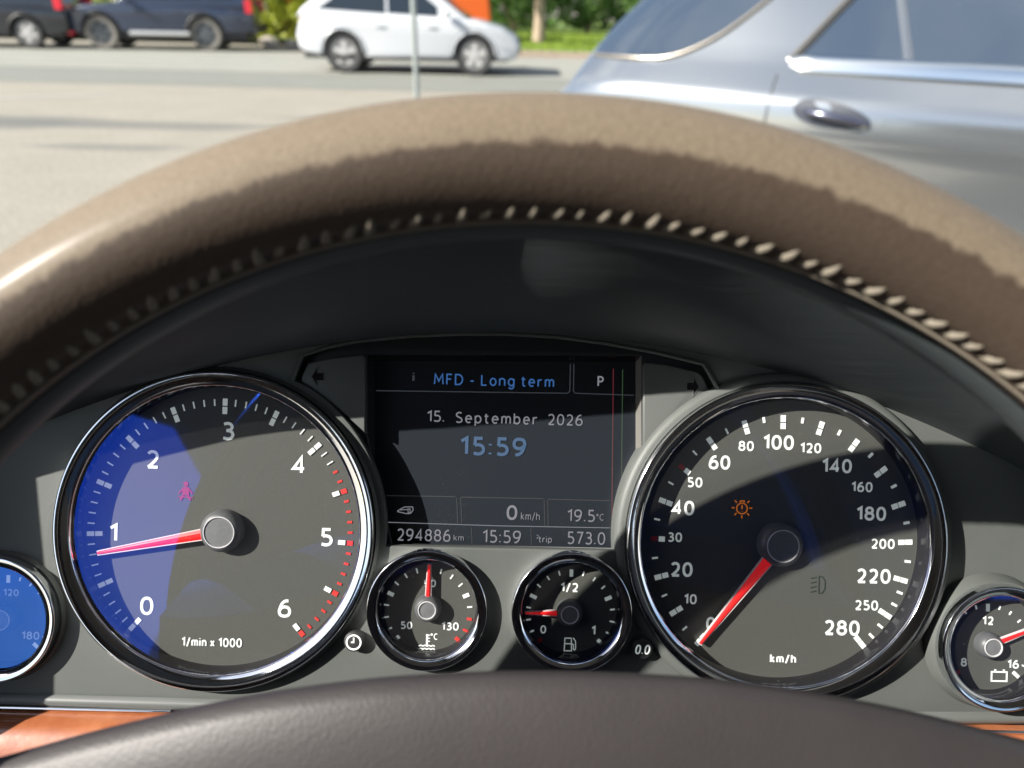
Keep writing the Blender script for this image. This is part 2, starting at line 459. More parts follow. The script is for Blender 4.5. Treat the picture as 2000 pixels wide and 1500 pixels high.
# ------------------------------------------------------------------ ground and far setting
M_lot = mat('pale_concrete', (0.275, 0.252, 0.205), 0.9, bump=(60, 0.3, 0.01), var=(1.3, 0.5, (0.325, 0.297, 0.245)))
def lot_shadow_streaks():
    t = M_lot.node_tree; b = t.nodes['Principled BSDF']
    src = b.inputs['Base Color'].links[0].from_socket
    c = t.nodes.new('ShaderNodeTexCoord')
    n = t.nodes.new('ShaderNodeTexNoise'); n.inputs['Scale'].default_value = 28; n.inputs['Detail'].default_value = 5
    t.links.new(c.outputs['Object'], n.inputs['Vector'])
    g = t.nodes.new('ShaderNodeMix'); g.data_type = 'RGBA'; g.blend_type = 'MULTIPLY'; g.inputs[0].default_value = 0.35
    rr = t.nodes.new('ShaderNodeValToRGB'); rr.color_ramp.elements[0].position = 0.35; rr.color_ramp.elements[1].position = 0.6
    t.links.new(n.outputs[0], rr.inputs[0]); t.links.new(src, g.inputs[6]); t.links.new(rr.outputs[0], g.inputs[7])
    last = g.outputs[2]
    # cast shadows painted into the concrete colour: long soft ellipses (centre x, y, half length, half width, darkness)
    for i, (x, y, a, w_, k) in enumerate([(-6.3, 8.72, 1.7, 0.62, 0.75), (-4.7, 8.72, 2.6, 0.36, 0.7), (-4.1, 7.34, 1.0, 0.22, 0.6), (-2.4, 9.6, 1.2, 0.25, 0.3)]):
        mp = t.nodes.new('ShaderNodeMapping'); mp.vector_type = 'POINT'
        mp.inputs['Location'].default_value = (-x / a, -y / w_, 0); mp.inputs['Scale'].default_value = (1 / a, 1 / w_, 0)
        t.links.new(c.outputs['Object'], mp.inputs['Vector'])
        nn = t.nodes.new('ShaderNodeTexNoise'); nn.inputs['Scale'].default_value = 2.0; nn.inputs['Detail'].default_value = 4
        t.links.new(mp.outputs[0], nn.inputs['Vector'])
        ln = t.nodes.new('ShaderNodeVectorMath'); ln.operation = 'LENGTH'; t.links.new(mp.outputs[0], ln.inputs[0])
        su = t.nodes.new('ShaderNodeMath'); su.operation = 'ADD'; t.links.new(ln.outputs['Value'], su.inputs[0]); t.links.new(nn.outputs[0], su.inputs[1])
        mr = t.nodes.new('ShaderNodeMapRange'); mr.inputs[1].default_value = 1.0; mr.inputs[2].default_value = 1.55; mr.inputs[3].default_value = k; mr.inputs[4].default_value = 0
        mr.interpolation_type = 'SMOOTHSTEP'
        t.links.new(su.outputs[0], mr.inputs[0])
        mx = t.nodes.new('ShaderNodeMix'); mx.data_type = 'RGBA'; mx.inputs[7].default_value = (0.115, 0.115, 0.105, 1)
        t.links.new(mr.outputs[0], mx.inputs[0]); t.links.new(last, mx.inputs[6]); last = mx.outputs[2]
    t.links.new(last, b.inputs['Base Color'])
lot_shadow_streaks()
M_road = mat('worn_asphalt', (0.165, 0.167, 0.145), 0.88, bump=(80, 0.4, 0.01), var=(2.0, 0.6, (0.20, 0.20, 0.175)))
M_road2 = mat('pale_worn_asphalt', (0.23, 0.23, 0.20), 0.88, bump=(80, 0.4, 0.01), var=(1.5, 0.6, (0.275, 0.27, 0.235)))
M_paint = mat('road_paint', (0.42, 0.41, 0.37), 0.7, var=(6, 0.4, (0.30, 0.30, 0.27)))
M_grass = mat('grass_soil', (0.10, 0.17, 0.02), 0.9, var=(3, 0.5, (0.17, 0.24, 0.03)))
M_kerb = mat('kerb_concrete', (0.34, 0.27, 0.21), 0.85, bump=(30, 0.4, 0.01))

def sheet(name, x0, x1, y0, y1, z, m, y0b=None, y1b=None):
    mb = MB(); mb.add([(x0, y0, z), (x1, y0b if y0b is not None else y0, z), (x1, y1b if y1b is not None else y1, z), (x0, y1, z)], [(0, 1, 2, 3)])
    return tag(mb.obj(name, m), kind='structure')
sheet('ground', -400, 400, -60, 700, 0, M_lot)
sheet('road', -200, 200, 12.85, 21.0, 0.004, M_road)
sheet('parking_lane', -200, 200, 15.4, 20.96, 0.008, M_road2)
sheet('road_marking', -200, -5.2, 17.75, 17.98, 0.012, M_paint)
jm = MB(); jm.add([(-10, 9.0, 0.004), (-10, 9.12, 0.004), (-6.2, 11.5, 0.004), (-6.15, 11.4, 0.004)], [(0, 1, 2, 3)])
tag(jm.obj('concrete_joint', M_paint), kind='structure')
kb = MB(); kb.box(12.006, 200, 21.9, 22.12, 0.0, 0.14)
kerb = tag(kb.obj('kerb', M_kerb), kind='structure')
kb = MB(); kb.box(-0.494, 0.494, -0.11, 0.11, 0.0, 0.14); kme = kb.mesh('kerb_stone'); kme.materials.append(M_kerb)
for i in range(-6, 12):
    o = link('kerb_stone', kme, None, kerb); o.location = (i + 0.5, 22.01 + random.uniform(-.01, .01), random.uniform(-.01, .01))
sheet('verge', -6.0, 200, 22.12, 24.3, 0.12, M_grass); sheet('verge', -200, 200, 24.3, 60, 0.12, M_grass)

def leaves(mb, n, cx, cy, cz, rx, ry, rz, size, box=False, rnd=random, lump=0.5):
    k = 0; tries = 0
    while k < n and tries < n * 12:
        tries += 1
        x, y, z = rnd.uniform(-1, 1), rnd.uniform(-1, 1), rnd.uniform(-1, 1)
        if not box and x * x + y * y + z * z > 1: continue
        p = Vector((cx + x * rx, cy + y * ry, cz + z * rz))
        if noise.noise(p * 1.7) < -0.12 * (1 - lump) - 0.05 and rnd.random() < 0.85: continue
        s = size * rnd.uniform(0.6, 1.4)
        a = Vector((rnd.gauss(0, 1), rnd.gauss(0, 1), rnd.gauss(0, 1))).normalized()
        b = a.cross(Vector((rnd.gauss(0, 1), rnd.gauss(0, 1), rnd.gauss(0, 1)))).normalized()
        mb.add([p - a * s, p + b * s * 0.45, p + a * s, p - b * s * 0.45], [(0, 1, 2, 3)]); k += 1
def leaf_mat(name, c1, c2):
    m = mat(name, c1, 0.55, var=(1.1, 0.35, c2))
    t = m.node_tree; b = t.nodes['Principled BSDF']
    tl = t.nodes.new('ShaderNodeBsdfTranslucent'); mx = t.nodes.new('ShaderNodeMixShader'); mx.inputs[0].default_value = 0.35
    t.links.new(b.inputs['Base Color'].links[0].from_socket, tl.inputs[0])
    o = t.nodes['Material Output']; t.links.new(b.outputs[0], mx.inputs[1]); t.links.new(tl.outputs[0], mx.inputs[2]); t.links.new(mx.outputs[0], o.inputs[0])
    return m
M_hedge = leaf_mat('yellow_green_leaves', (0.32, 0.38, 0.03), (0.48, 0.50, 0.07))
M_dleaf = leaf_mat('dark_green_leaves', (0.05, 0.12, 0.03), (0.13, 0.23, 0.045))
M_bark = mat('pale_bark', (0.40, 0.31, 0.23), 0.9, bump=(20, 0.5, 0.02), var=(4, 0.5, (0.25, 0.19, 0.14)))
M_rock = mat('pale_stone', (0.38, 0.33, 0.28), 0.9, bump=(8, 0.6, 0.05))

# ------------------------------------------------------------------ far vehicles
M_tyre = mat('tyre_rubber', (0.03, 0.03, 0.031), 0.8)
M_tyred = mat('dusty_tyre_rubber', (0.15, 0.14, 0.125), 0.9)
M_rim = mat('alloy', (0.50, 0.49, 0.48), 0.35, 0.3)
M_rimd = mat('dark_alloy', (0.12, 0.13, 0.14), 0.4, 0.5)
M_carwhite = mat('white_car_paint', (0.50, 0.515, 0.54), 0.3, coat=0.6)
M_cardark = mat('dark_blue_car_paint', (0.022, 0.032, 0.06), 0.25, coat=0.8)
M_carblack = mat('black_car_paint', (0.012, 0.014, 0.02), 0.22, coat=0.9)
M_glassdark = mat('tinted_car_glass', (0.02, 0.026, 0.034), 0.08, spec=0.7)
M_trim = mat('black_trim', (0.02, 0.02, 0.022), 0.5)
M_tail = mat('red_lamp_glass', (0.65, 0.01, 0.03), 0.2, coat=0.5)
M_head = mat('clear_lamp_glass', (0.45, 0.47, 0.5), 0.15, 0.3)
M_step = mat('brushed_aluminium', (0.6, 0.6, 0.58), 0.35, 0.7)
M_orange = mat('orange_paint', (0.55, 0.085, 0.004), 0.5)

def make_wheel(root, x, y, r, wdt, side, tyre, rim, spokes=5):
    """wheel axis along local y; side=-1 shows its face towards -y"""
    mb = MB(); rr = r * 0.66; h = wdt / 2
    mb.lathe([(rr, -h * 0.8), (r * 0.93, -h), (r, -h * 0.6), (r, h * 0.6), (r * 0.93, h), (rr, h * 0.8)], 40, close=True)
    t = mb.mesh('tyre', 40)
    t.transform(Matrix.Translation((x, y, r)) @ Matrix.Rotation(PI / 2, 4, 'X'))
    to = link('wheel', t, tyre, root)
    mb = MB(); f = h * 0.55
    mb.lathe([(rr, f + 0.02), (rr * 0.93, f + 0.025), (rr * 0.9, f - 0.06), (0.001, f - 0.07)], 40)
    for i in range(spokes):
        a = 2 * PI * i / spokes + 0.3
        ca, sa = math.cos(a), math.sin(a)
        pts = [(0.05, -0.06), (rr * 0.92, -0.045), (rr * 0.92, 0.045), (0.05, 0.06)]
        P = [(px_ * ca - py_ * sa, px_ * sa + py_ * ca) for px_, py_ in pts]
        mb.prism(P, f - 0.06, f + 0.012)
    mb.lathe([(0.075, f - 0.05), (0.07, f + 0.02), (0.001, f + 0.025)], 20)
    m = mb.mesh('rim', 35)
    m.transform(Matrix.Translation((x, y, r)) @ Matrix.Rotation(PI / 2 if side < 0 else -PI / 2, 4, 'X'))
    link('rim', m, rim, to)
    return to

def far_car(name, label, cat, M, L, wb, fo, r, hw, low, green, wins, paint, tyre, rim, extra=None, group=None, spokes=5, z0=0.30, arch=1.16):
    """low: outline of the lower body above the sill, from rear-bottom over the top to front-bottom; x forward"""
    root = empty(name, M, label, cat, group)
    fx, rx_ = L - fo, L - fo - wb
    bot = []
    for cx in (fx, rx_):
        R = r * arch
        a0 = math.asin(max(-1, min(1, (z0 - r) / R)))
        bot += [(cx + R * math.cos(a), r + R * math.sin(a)) for a in [a0 + (PI - 2 * a0) * i / 14 for i in range(15)]]
    outline = low + bot
    me = shape2d('body', [outline], -hw, hw, 0.07, 3)
    # local 2d (x, z) + depth -> x, y, z
    def tap(x, y, z):
        e = abs(x / L * 2 - 1)
        k = 1 - 0.16 * max(0, e - 0.55) ** 2 / 0.2 - 0.07 * max(0, 0.5 - z) - 0.10 * max(0, (z - 0.85))
        return (x, y * k, z)
    for v in me.vertices: v.co = tap(v.co.x, v.co.z, v.co.y)
    fix(me, 50)
    body = link('body', me, paint, root)
    belt = min(z for x, z in green); top = max(z for x, z in green)
    def lean(x, y, z):
        k = 0.93 - 0.17 * (z - belt) / (top - belt)
        return (x, y * k, z)
    me = shape2d('cabin', [green], -hw, hw, 0.05, 3)
    for v in me.vertices: v.co = lean(v.co.x, v.co.z, v.co.y)
    fix(me, 50)
    cab = link('cabin', me, paint, root)
    for wn in wins:
        for s in (-1, 1):
            me = shape2d('window', [wn], hw - 0.01, hw + 0.006)
            for v in me.vertices: v.co = lean(v.co.x, s * v.co.z, v.co.y)
            fix(me)
            link('window', me, M_glassdark, root)
    # wind screens: quads laid on the slanted front and rear of the cabin
    gs = sorted(green, key=lambda p: p[0])
    fr = [p for p in green if p[0] > L * 0.45]
    f_low = max(fr, key=lambda p: p[0]); f_top = max([p for p in fr if p[1] > top - 0.12], key=lambda p: p[0])
    rf = [p for p in green if p[0] < L * 0.45]
    r_low = min(rf, key=lambda p: p[0]); r_top = min([p for p in rf if p[1] > top - 0.16], key=lambda p: p[0])
    for (lo, hi, d, nm) in ((f_low, f_top, 1, 'windscreen'), (r_low, r_top, -1, 'rear_window')):
        mb = MB(); o = 0.012 * d
        a = (lo[0] * 0.93 + hi[0] * 0.07 + o, lo[1] * 0.93 + hi[1] * 0.07 + 0.012); b = (hi[0] * 0.9 + lo[0] * 0.1 + o, hi[1] * 0.9 + lo[1] * 0.1 + 0.012)
        w0, w1 = hw * 0.84, hw * 0.70
        mb.add([(a[0], -w0, a[1]), (a[0], w0, a[1]), (b[0], w1, b[1]), (b[0], -w1, b[1]),
                (a[0] - 0.02 * d, -w0, a[1] - 0.02), (a[0] - 0.02 * d, w0, a[1] - 0.02), (b[0] - 0.02 * d, w1, b[1] - 0.02), (b[0] - 0.02 * d, -w1, b[1] - 0.02)],
               [(0, 1, 2, 3), (7, 6, 5, 4), (0, 4, 5, 1), (1, 5, 6, 2), (2, 6, 7, 3), (3, 7, 4, 0)])
        mb.obj(nm, M_glassdark, root)
    # dark underbody and wheel wells
    mb = MB(); mb.box(0.25, L - 0.25, -hw * 0.8, hw * 0.8, 0.26, 0.75)
    mb.obj('underbody', M_trim, root)
    for cx in (fx, rx_):
        for s in (-1, 1):
            make_wheel(root, cx, s * (hw - 0.13), r, 0.23, s, tyre, rim, spokes)
    # arch lips, door lines, handles, mirrors
    for cx in (fx, rx_):
        for s in (-1, 1):
            mb = MB(); R = r * arch
            mb.tube([tap(cx + R * math.cos(a), s * (hw - 0.002), r + R * math.sin(a)) for a in [0.05 + (PI - 0.1) * i / 14 for i in range(15)]], 0.022, 6)
            mb.obj('arch_trim', M_trim if paint is not M_carwhite else paint, root)
    for s in (-1, 1):
        for hx in (L * 0.40, L * 0.62):
            mb = MB(); mb.tube([tap(hx - 0.10, s * (hw + 0.012), belt - 0.13), tap(hx, s * (hw + 0.03), belt - 0.125), tap(hx + 0.10, s * (hw + 0.012), belt - 0.13)], 0.014, 6)
            mb.obj('door_handle', paint, root)
        mx_ = f_low[0] - 0.42
        mb = MB(); mb.lathe([(0.001, -0.07), (0.06, -0.05), (0.085, 0), (0.075, 0.07), (0.001, 0.09)], 14)
        m = mb.mesh('mirror', 60); m.transform(Matrix.Translation((mx_, s * (hw + 0.09), belt + 0.09)) @ Matrix.Diagonal((0.8, 1.35, 0.9, 1)))
        link('mirror', m, paint, root)
    if extra: extra(root, tap, lean)
    return root

# -- white crossover crossing on the road
def car_matrix(x, y, ang, flip=False):
    return Matrix.Translation((x, y, 0.012)) @ Matrix.Rotation(ang, 4, 'Z')
def white_extra(root, tap, lean):
    L, hw = 4.62, 0.93
    for s in (-1, 1):
        mb = MB(); mb.prism([(L - 0.62, 0.80), (L - 0.30, 0.70), (L - 0.16, 0.74), (L - 0.30, 0.84), (L - 0.66, 0.92)], hw - 0.05, hw - 0.012)
        m = mb.mesh('headlight'); 
        for v in m.vertices: v.co = tap(v.co.x, s * v.co.z, v.co.y)
        fix(m); link('headlight', m, M_head, root)
        mb = MB(); mb.prism([(0.24, 0.96), (0.34, 1.04), (0.42, 1.01), (0.34, 0.95)], hw - 0.06, hw - 0.004)
        m = mb.mesh('tail_light')
        for v in m.vertices: v.co = tap(v.co.x, s * v.co.z, v.co.y)
        fix(m); link('tail_light', m, M_tail, root)
        mb = MB(); mb.tube([lean(1.1, s * hw * 1.02, 1.655), lean(1.5, s * hw * 1.0, 1.70), lean(2.6, s * hw * 1.0, 1.70), lean(2.95, s * hw * 1.02, 1.64)], 0.018, 6)
        mb.obj('roof_rail', M_step, root)
    mb = MB(); mb.box(L - 0.05, L + 0.01, -0.5, 0.5, 0.42, 0.66); mb.obj('grille', M_trim, root)
    mb = MB(); mb.box(0.9, 3.5, -hw + 0.045, hw - 0.045, 0.25, 0.33); mb.obj('sill', M_trim, root)
WC = car_matrix(-4.62, 16.55, math.radians(0.0))
far_car('white_car', 'white crossover car driving along the road behind the thin grey pole', 'car', WC,
        4.62, 2.62, 0.92, 0.375, 0.93,
        [(0.30, 0.36), (0.16, 0.46), (0.13, 0.68), (0.20, 0.86), (0.26, 1.06), (0.5, 1.09), (3.2, 1.04), (3.7, 1.01), (4.25, 0.88), (4.52, 0.74), (4.62, 0.56), (4.56, 0.34), (4.4, 0.28)],
        [(0.18, 1.0), (0.28, 1.14), (0.75, 1.50), (1.05, 1.62), (1.6, 1.67), (2.35, 1.655), (2.8, 1.56), (3.60, 1.0)],
        [[(0.62, 1.15), (0.98, 1.38), (1.35, 1.52), (1.95, 1.57), (1.95, 1.09)], [(2.0, 1.10), (2.0, 1.56), (2.38, 1.545), (2.68, 1.44), (2.98, 1.22), (2.98, 1.06)]],
        M_carwhite, M_tyre, M_rim, white_extra)

def dark_extra(L, hw, step):
    def fn(root, tap, lean):
        for s in (-1, 1):
            mb = MB(); mb.box(0.0, 0.16, hw - 0.17, hw - 0.02, 0.92, 1.24)
            m = mb.mesh('tail_light')
            for v in m.vertices: v.co.y *= s
            fix(m); link('tail_light', m, M_tail, root)
            mb = MB(); mb.box(L - 0.14, L - 0.01, hw - 0.5, hw - 0.16, 0.76, 0.94)
            m = mb.mesh('headlight')
            for v in m.vertices: v.co.y *= s
            fix(m); link('headlight', m, M_head, root)
            if step:
                mb = MB(); mb.tube([(1.65, s * (hw + 0.04), 0.40), (3.15, s * (hw + 0.04), 0.40)], 0.06, 8)
                mb.obj('side_step', M_step, root)
            else:
                mb = MB(); mb.box(0.0, 0.12, s * 0.45 - 0.18, s * 0.45 + 0.18, 0.33, 0.43); mb.obj('bumper_reflector', M_tail, root)
        if step:
            mb = MB(); mb.box(-0.06, 0.1, -hw * 0.85, hw * 0.85, 0.42, 0.62); mb.obj('bumper', M_trim, root)
    return fn
LOW_SUV = lambda L: [(0.22, 0.42), (0.02, 0.52), (0.0, 0.85), (0.04, 1.12), (0.5, 1.15), (3.2, 1.12), (3.6, 1.10), (L - 0.35, 1.02), (L - 0.08, 0.92), (L, 0.62), (L - 0.08, 0.40), (L - 0.25, 0.36)]
GR_SUV = [(0.08, 1.05), (0.22, 1.60), (0.45, 1.76), (1.6, 1.80), (2.5, 1.77), (2.75, 1.68), (3.45, 1.05)]
WI_SUV = [[(0.45, 1.20), (0.55, 1.58), (1.12, 1.62), (1.12, 1.18)], [(1.2, 1.18), (1.2, 1.63), (1.95, 1.65), (1.95, 1.17)], [(2.02, 1.17), (2.02, 1.65), (2.42, 1.63), (3.0, 1.17)]]
# facing left: rotate 180 degrees
far_car('offroad_car', 'dark blue off road car with dusty tyres and silver side step parked across the road', 'car',
        Matrix.Translation((-7.25, 22.0, 0.012)) @ Matrix.Rotation(PI + math.radians(8), 4, 'Z'), 4.7, 2.62, 0.82, 0.40, 0.93, LOW_SUV(4.7), GR_SUV, WI_SUV,
        M_cardark, M_tyred, M_rimd, dark_extra(4.7, 0.93, True), spokes=6, z0=0.42, arch=1.2)
far_car('black_car', 'black car with bright alloy wheels and red tail lamp parked at the left edge', 'car',
        Matrix.Translation((-11.75, 21.15, 0.012)) @ Matrix.Rotation(PI + math.radians(4), 4, 'Z'), 4.6, 2.7, 0.9, 0.37, 0.92,
        [(p[0], p[1] - 0.1) for p in LOW_SUV(4.6)], [(p[0], p[1] - 0.12) for p in GR_SUV], [[(p[0], p[1] - 0.12) for p in w] for w in WI_SUV],
        M_carblack, M_tyre, M_rim, dark_extra(4.6, 0.92, False))

# -- orange lorry behind the white car
root = empty('orange_lorry', Matrix.Translation((-8.0, 27.8, 0.12)), 'bright orange lorry seen over the roof and bonnet of the white car', 'lorry')
mb = MB(); mb.prism([(0.0, 0.95), (0.0, 2.9), (5.2, 2.9), (5.2, 0.95)], -1.1, 1.1)
m = mb.mesh('cargo_box'); m.transform(Matrix.Rotation(PI / 2, 4, 'X')); link('cargo_box', m, M_orange, root)
mb = MB(); mb.prism([(5.3, 0.62), (5.3, 2.5), (6.3, 2.5), (6.85, 1.5), (6.95, 0.62)], -1.05, 1.05)
m = mb.mesh('cab'); m.transform(Matrix.Rotation(PI / 2, 4, 'X')); link('cab', m, M_orange, root)
mb = MB(); mb.prism([(5.75, 1.55), (5.75, 2.25), (6.2, 2.25), (6.55, 1.55)], -1.065, 1.065)
m = mb.mesh('cab_window'); m.transform(Matrix.Rotation(PI / 2, 4, 'X')); link('cab_window', m, M_glassdark, root)
mb = MB(); mb.box(0.2, 6.7, -0.9, 0.9, 0.5, 0.9); mb.obj('chassis', M_trim, root)
for x in (1.2, 2.4, 6.0):
    for s in (-1, 1): make_wheel(root, x, s * 0.9, 0.46, 0.28, s, M_tyre, M_rimd, 6)

# -- greenery
def hedge(x0, x1, y, h, d, n, m, label):
    root = empty('hedge', Matrix.Translation(((x0 + x1) / 2, y, 0.12)), label, 'hedge', None)
    mb = MB(); hx = (x1 - x0) / 2
    leaves(mb, n, 0, 0, h / 2 + 0.1, hx, d / 2, h / 2, 0.085, box=True, lump=1)
    mb.obj('foliage', m, root)
    mb = MB()
    k = int((x1 - x0) / 0.45)
    for i in range(k):
        x = -hx + (i + 0.5) * 2 * hx / k
        mb.tube([(x, 0, -0.05), (x + random.uniform(-.1, .1), random.uniform(-.1, .1), h * 0.5), (x + random.uniform(-.2, .2), random.uniform(-.2, .2), h * 0.9)], [0.04, 0.03, 0.012], 6)
    mb.obj('stems', M_bark, root)
hedge(-8.9, -5.7, 24.6, 2.6, 1.2, 17000, M_hedge, 'yellow green leafy hedge between the off road car and the white car')
hedge(-19.5, -10.0, 27.0, 2.6, 1.2, 9000, M_hedge, 'long yellow green hedge showing behind the two dark parked cars')
def shrub(x, y, h, r, n, m, label, seed):
    rnd = random.Random(seed)
    root = empty('shrub', Matrix.Translation((x, y, 0.12)), label, 'shrub', 'shrubs along the grass verge')
    mb = MB(); leaves(mb, n, 0, 0, h * 0.55, r, r * 0.8, h * 0.52, 0.10, rnd=rnd, lump=0)
    mb.obj('foliage', m, root)
    mb = MB()
    for k in range(6):
        a = rnd.uniform(0, 2 * PI)
        mb.tube([(0, 0, -0.05), (0.3 * r * math.cos(a), 0.3 * r * math.sin(a), h * 0.4), (0.6 * r * math.cos(a), 0.6 * r * math.sin(a), h * 0.8)], [0.05, 0.03, 0.012], 6)
    mb.obj('stems', M_bark, root)
shrub(-0.3, 35, 3.2, 2.0, 5200, M_dleaf, 'dark green shrub just right of the orange lorry', 1)
shrub(3.0, 36, 3.6, 2.0, 5200, M_dleaf, 'dark green shrub just right of the pale tree trunk', 2)
shrub(6.2, 35, 3.4, 2.2, 4500, M_dleaf, 'dark green shrub half hidden behind the rear of the silver car', 3)
shrub(-3.6, 36.5, 3.4, 2.2, 4500, M_dleaf, 'dark green shrub behind the orange lorry', 4)
def tree(x, y, label, seed):
    rnd = random.Random(seed)
    root = empty('tree', Matrix.Translation((x, y, 0.12)), label, 'tree')
    mb = MB(); mb.tube([(0, 0, -0.1), (0.02, 0, 0.8), (-0.04, 0.02, 1.9), (0.03, 0, 3.0)], [0.24, 0.19, 0.16, 0.12], 10)
    tips = []
    for k in range(9):
        a = 2 * PI * k / 9; tip = Vector((1.5 * math.cos(a), 1.5 * math.sin(a), 3.2 + rnd.uniform(0, 1.8))); tips.append(tip)
        mb.tube([(0, 0, 1.9 + 0.1 * k), (tip.x * 0.5, tip.y * 0.5, tip.z * 0.78), tip], [0.08, 0.05, 0.02], 6)
    mb.obj('trunk', M_bark, root, 60)
    mb = MB()
    for tip in tips + [Vector((0, 0, 4.8)), Vector((0.6, -1.2, 2.7)), Vector((-0.9, -1.2, 2.5))]:
        leaves(mb, 650, tip.x, tip.y, tip.z, 1.15, 1.15, 0.9, 0.10, rnd=rnd)
    mb.obj('crown', M_dleaf, root)
tree(0.62, 27.0, 'tree with a pale trunk standing on the bright grass verge', 5)
mb = MB(); rw = random.Random(21)
for i in range(26):
    leaves(mb, 800, -24 + i * 1.9, 41 + rw.uniform(-1, 1), rw.uniform(1.5, 2.5), 1.7, 1.2, 2.6, 0.22, rnd=rw, lump=1)
tag(mb.obj('woodland', M_dleaf), 'dark green wood closing the view behind the verge', 'woodland', kind='stuff')
# grass blades on the verge as one mass
mb = MB(); rg = random.Random(9)
for i in range(9000):
    x, y = rg.uniform(-5.8, 6), rg.uniform(22.3, 34)
    s = rg.uniform(0.06, 0.16); a = rg.uniform(0, PI)
    mb.add([(x - 0.02 * math.cos(a), y - 0.02 * math.sin(a), 0.12), (x + 0.02 * math.cos(a), y + 0.02 * math.sin(a), 0.12), (x + rg.uniform(-.05, .05), y + rg.uniform(-.05, .05), 0.12 + s)], [(0, 1, 2)])
tag(mb.obj('grass', leaf_mat('grass_blades', (0.16, 0.25, 0.02), (0.28, 0.36, 0.04))), 'bright green grass growing on the verge by the tree', 'grass', kind='stuff')
# pale rocks at the foot of the hedge
for i, (x, y, r, lb) in enumerate([(-7.5, 23.5, 0.30, 'pale stone at the foot of the hedge beside the off road car'), (-6.85, 23.4, 0.22, 'small pale stone at the foot of the hedge, middle of three'), (-6.3, 23.5, 0.30, 'pale stone at the foot of the hedge next to the white car tail')]):
    bm = bmesh.new(); bmesh.ops.create_icosphere(bm, subdivisions=3, radius=r)
    for v in bm.verts: v.co *= 1 + 0.35 * noise.noise(v.co * 4 + Vector((i * 5, 0, 0)))
    for v in bm.verts: v.co.z = v.co.z * 0.6 + r * 0.35
    me = bpy.data.meshes.new('rock'); bm.to_mesh(me); bm.free()
    o = link('rock', me, M_rock); o.location = (x, y, 0.0); tag(o, lb, 'stone', 'pale stones under the hedge')
# thin pole in the lot
M_pole = mat('galvanised_steel', (0.30, 0.33, 0.32), 0.5, 0.4, bump=(40, 0.2, 0.002))
pole = empty('pole', Matrix.Translation((-1.17, 8.7, 0)), 'thin grey galvanised pole standing in front of the white car', 'pole')
mb = MB(); mb.tube([(0, 0, 0), (0, 0, 2.6)], 0.03, 14); mb.obj('shaft', M_pole, pole, 60)
mb = MB(); mb.lathe([(0.001, 0.012), (0.085, 0.012), (0.09, 0.0)], 20); mb.obj('base_plate', M_pole, pole)

# ------------------------------------------------------------------ silver car close ahead
# local frame: x = forward (to the right of the picture and towards us), y = left side (far), z up; right side faces us
SIDE0 = Vector((1.1, 3.1, 0)); FW = Vector((0.866, -0.5, 0)); LF = Vector((0.5, 0.866, 0))
MS = Matrix(((FW.x, LF.x, 0, SIDE0.x), (FW.y, LF.y, 0, SIDE0.y), (0, 0, 1, 0.004), (0, 0, 0, 1)))   # y=0 is the right flank
M_silver = mat('silver_car_paint', (0.36, 0.38, 0.40), 0.19, 0.82, coat=0.8)
M_sglass = mat('silver_car_tinted_glass', (0.035, 0.05, 0.075), 0.06, spec=0.9)
M_strip = mat('polished_trim', (0.80, 0.82, 0.80), 0.14, 1.0)
M_bronze = mat('dull_trim', (0.42, 0.38, 0.33), 0.25, 0.9)
M_handle = mat('reflection_dark_chrome', (0.16, 0.165, 0.22), 0.2, 0.85)  # dark reflections put into the handle's own colour
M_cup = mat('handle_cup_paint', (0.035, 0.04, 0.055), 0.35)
scar = empty('silver_car', MS, 'silver estate car with tinted windows and chrome window trim parked close across the view', 'car')
HWS = 0.95
PROF = [(0.28, 0.12), (0.36, 0.10), (0.50, 0.075), (0.62, 0.050), (0.72, 0.033), (0.84, 0.014), (0.885, -0.004), (0.93, -0.004), (0.98, 0.0), (1.02, 0.005),
        (1.045, 0.014), (1.07, 0.032), (1.11, 0.062), (1.15, 0.092), (1.18, 0.114), (1.24, 0.152), (1.33, 0.208), (1.44, 0.278), (1.55, 0.350), (1.62, 0.41), (1.68, 0.50), (1.71, 0.64), (1.72, 0.9)]
def inset(z):
    for (a, b), (c_, d) in zip(PROF[:-1], PROF[1:]):
        if a <= z <= c_: return b + (d - b) * (z - a) / (c_ - a)
    return PROF[-1][1]
def rear(z):   # x of the tail at height z
    T = [(0.28, -1.10), (0.45, -1.20), (0.70, -1.22), (0.95, -1.17), (1.03, -1.10), (1.16, -1.03), (1.28, -0.95), (1.40, -0.84), (1.60, -0.62), (1.68, -0.45), (1.72, -0.2)]
    for (a, b), (c_, d) in zip(T[:-1], T[1:]):
        if a <= z <= c_: return b + (d - b) * (z - a) / (c_ - a) - 0.02
    return T[-1][1] - 0.02
def nose(z):
    T = [(0.28, 3.45), (0.5, 3.62), (0.75, 3.62), (0.9, 3.50), (1.02, 3.0), (1.08, 2.35), (1.17, 2.0), (1.5, 1.45), (1.65, 1.15), (1.72, 0.7)]
    for (a, b), (c_, d) in zip(T[:-1], T[1:]):
        if a <= z <= c_: return b + (d - b) * (z - a) / (c_ - a)
    return T[-1][1]
def flank(x, z, out=0.0):
    """point on the right flank"""
    y = inset(z)
    if x < 0.3: y += 0.08 * (x - 0.3) ** 2 if x > -0.3 else 0.0288 + 0.096 * (-0.3 - x)
    xr, xn = rear(z), nose(z)
    R = 0.45
    if x < xr + R:
        q = min(1, (xr + R - x) / R); y += R * 0.36 * (1 - math.sqrt(max(0, 1 - q ** 2.6)))
    if x > xn - 0.6:
        q = min(1, (x - xn + 0.6) / 0.6); y += 0.6 * 0.6 * (1 - math.sqrt(max(0, 1 - q ** 2.4)))
    return Vector((x, y - out, z))
NS = 110
mb = MB(); rows = []
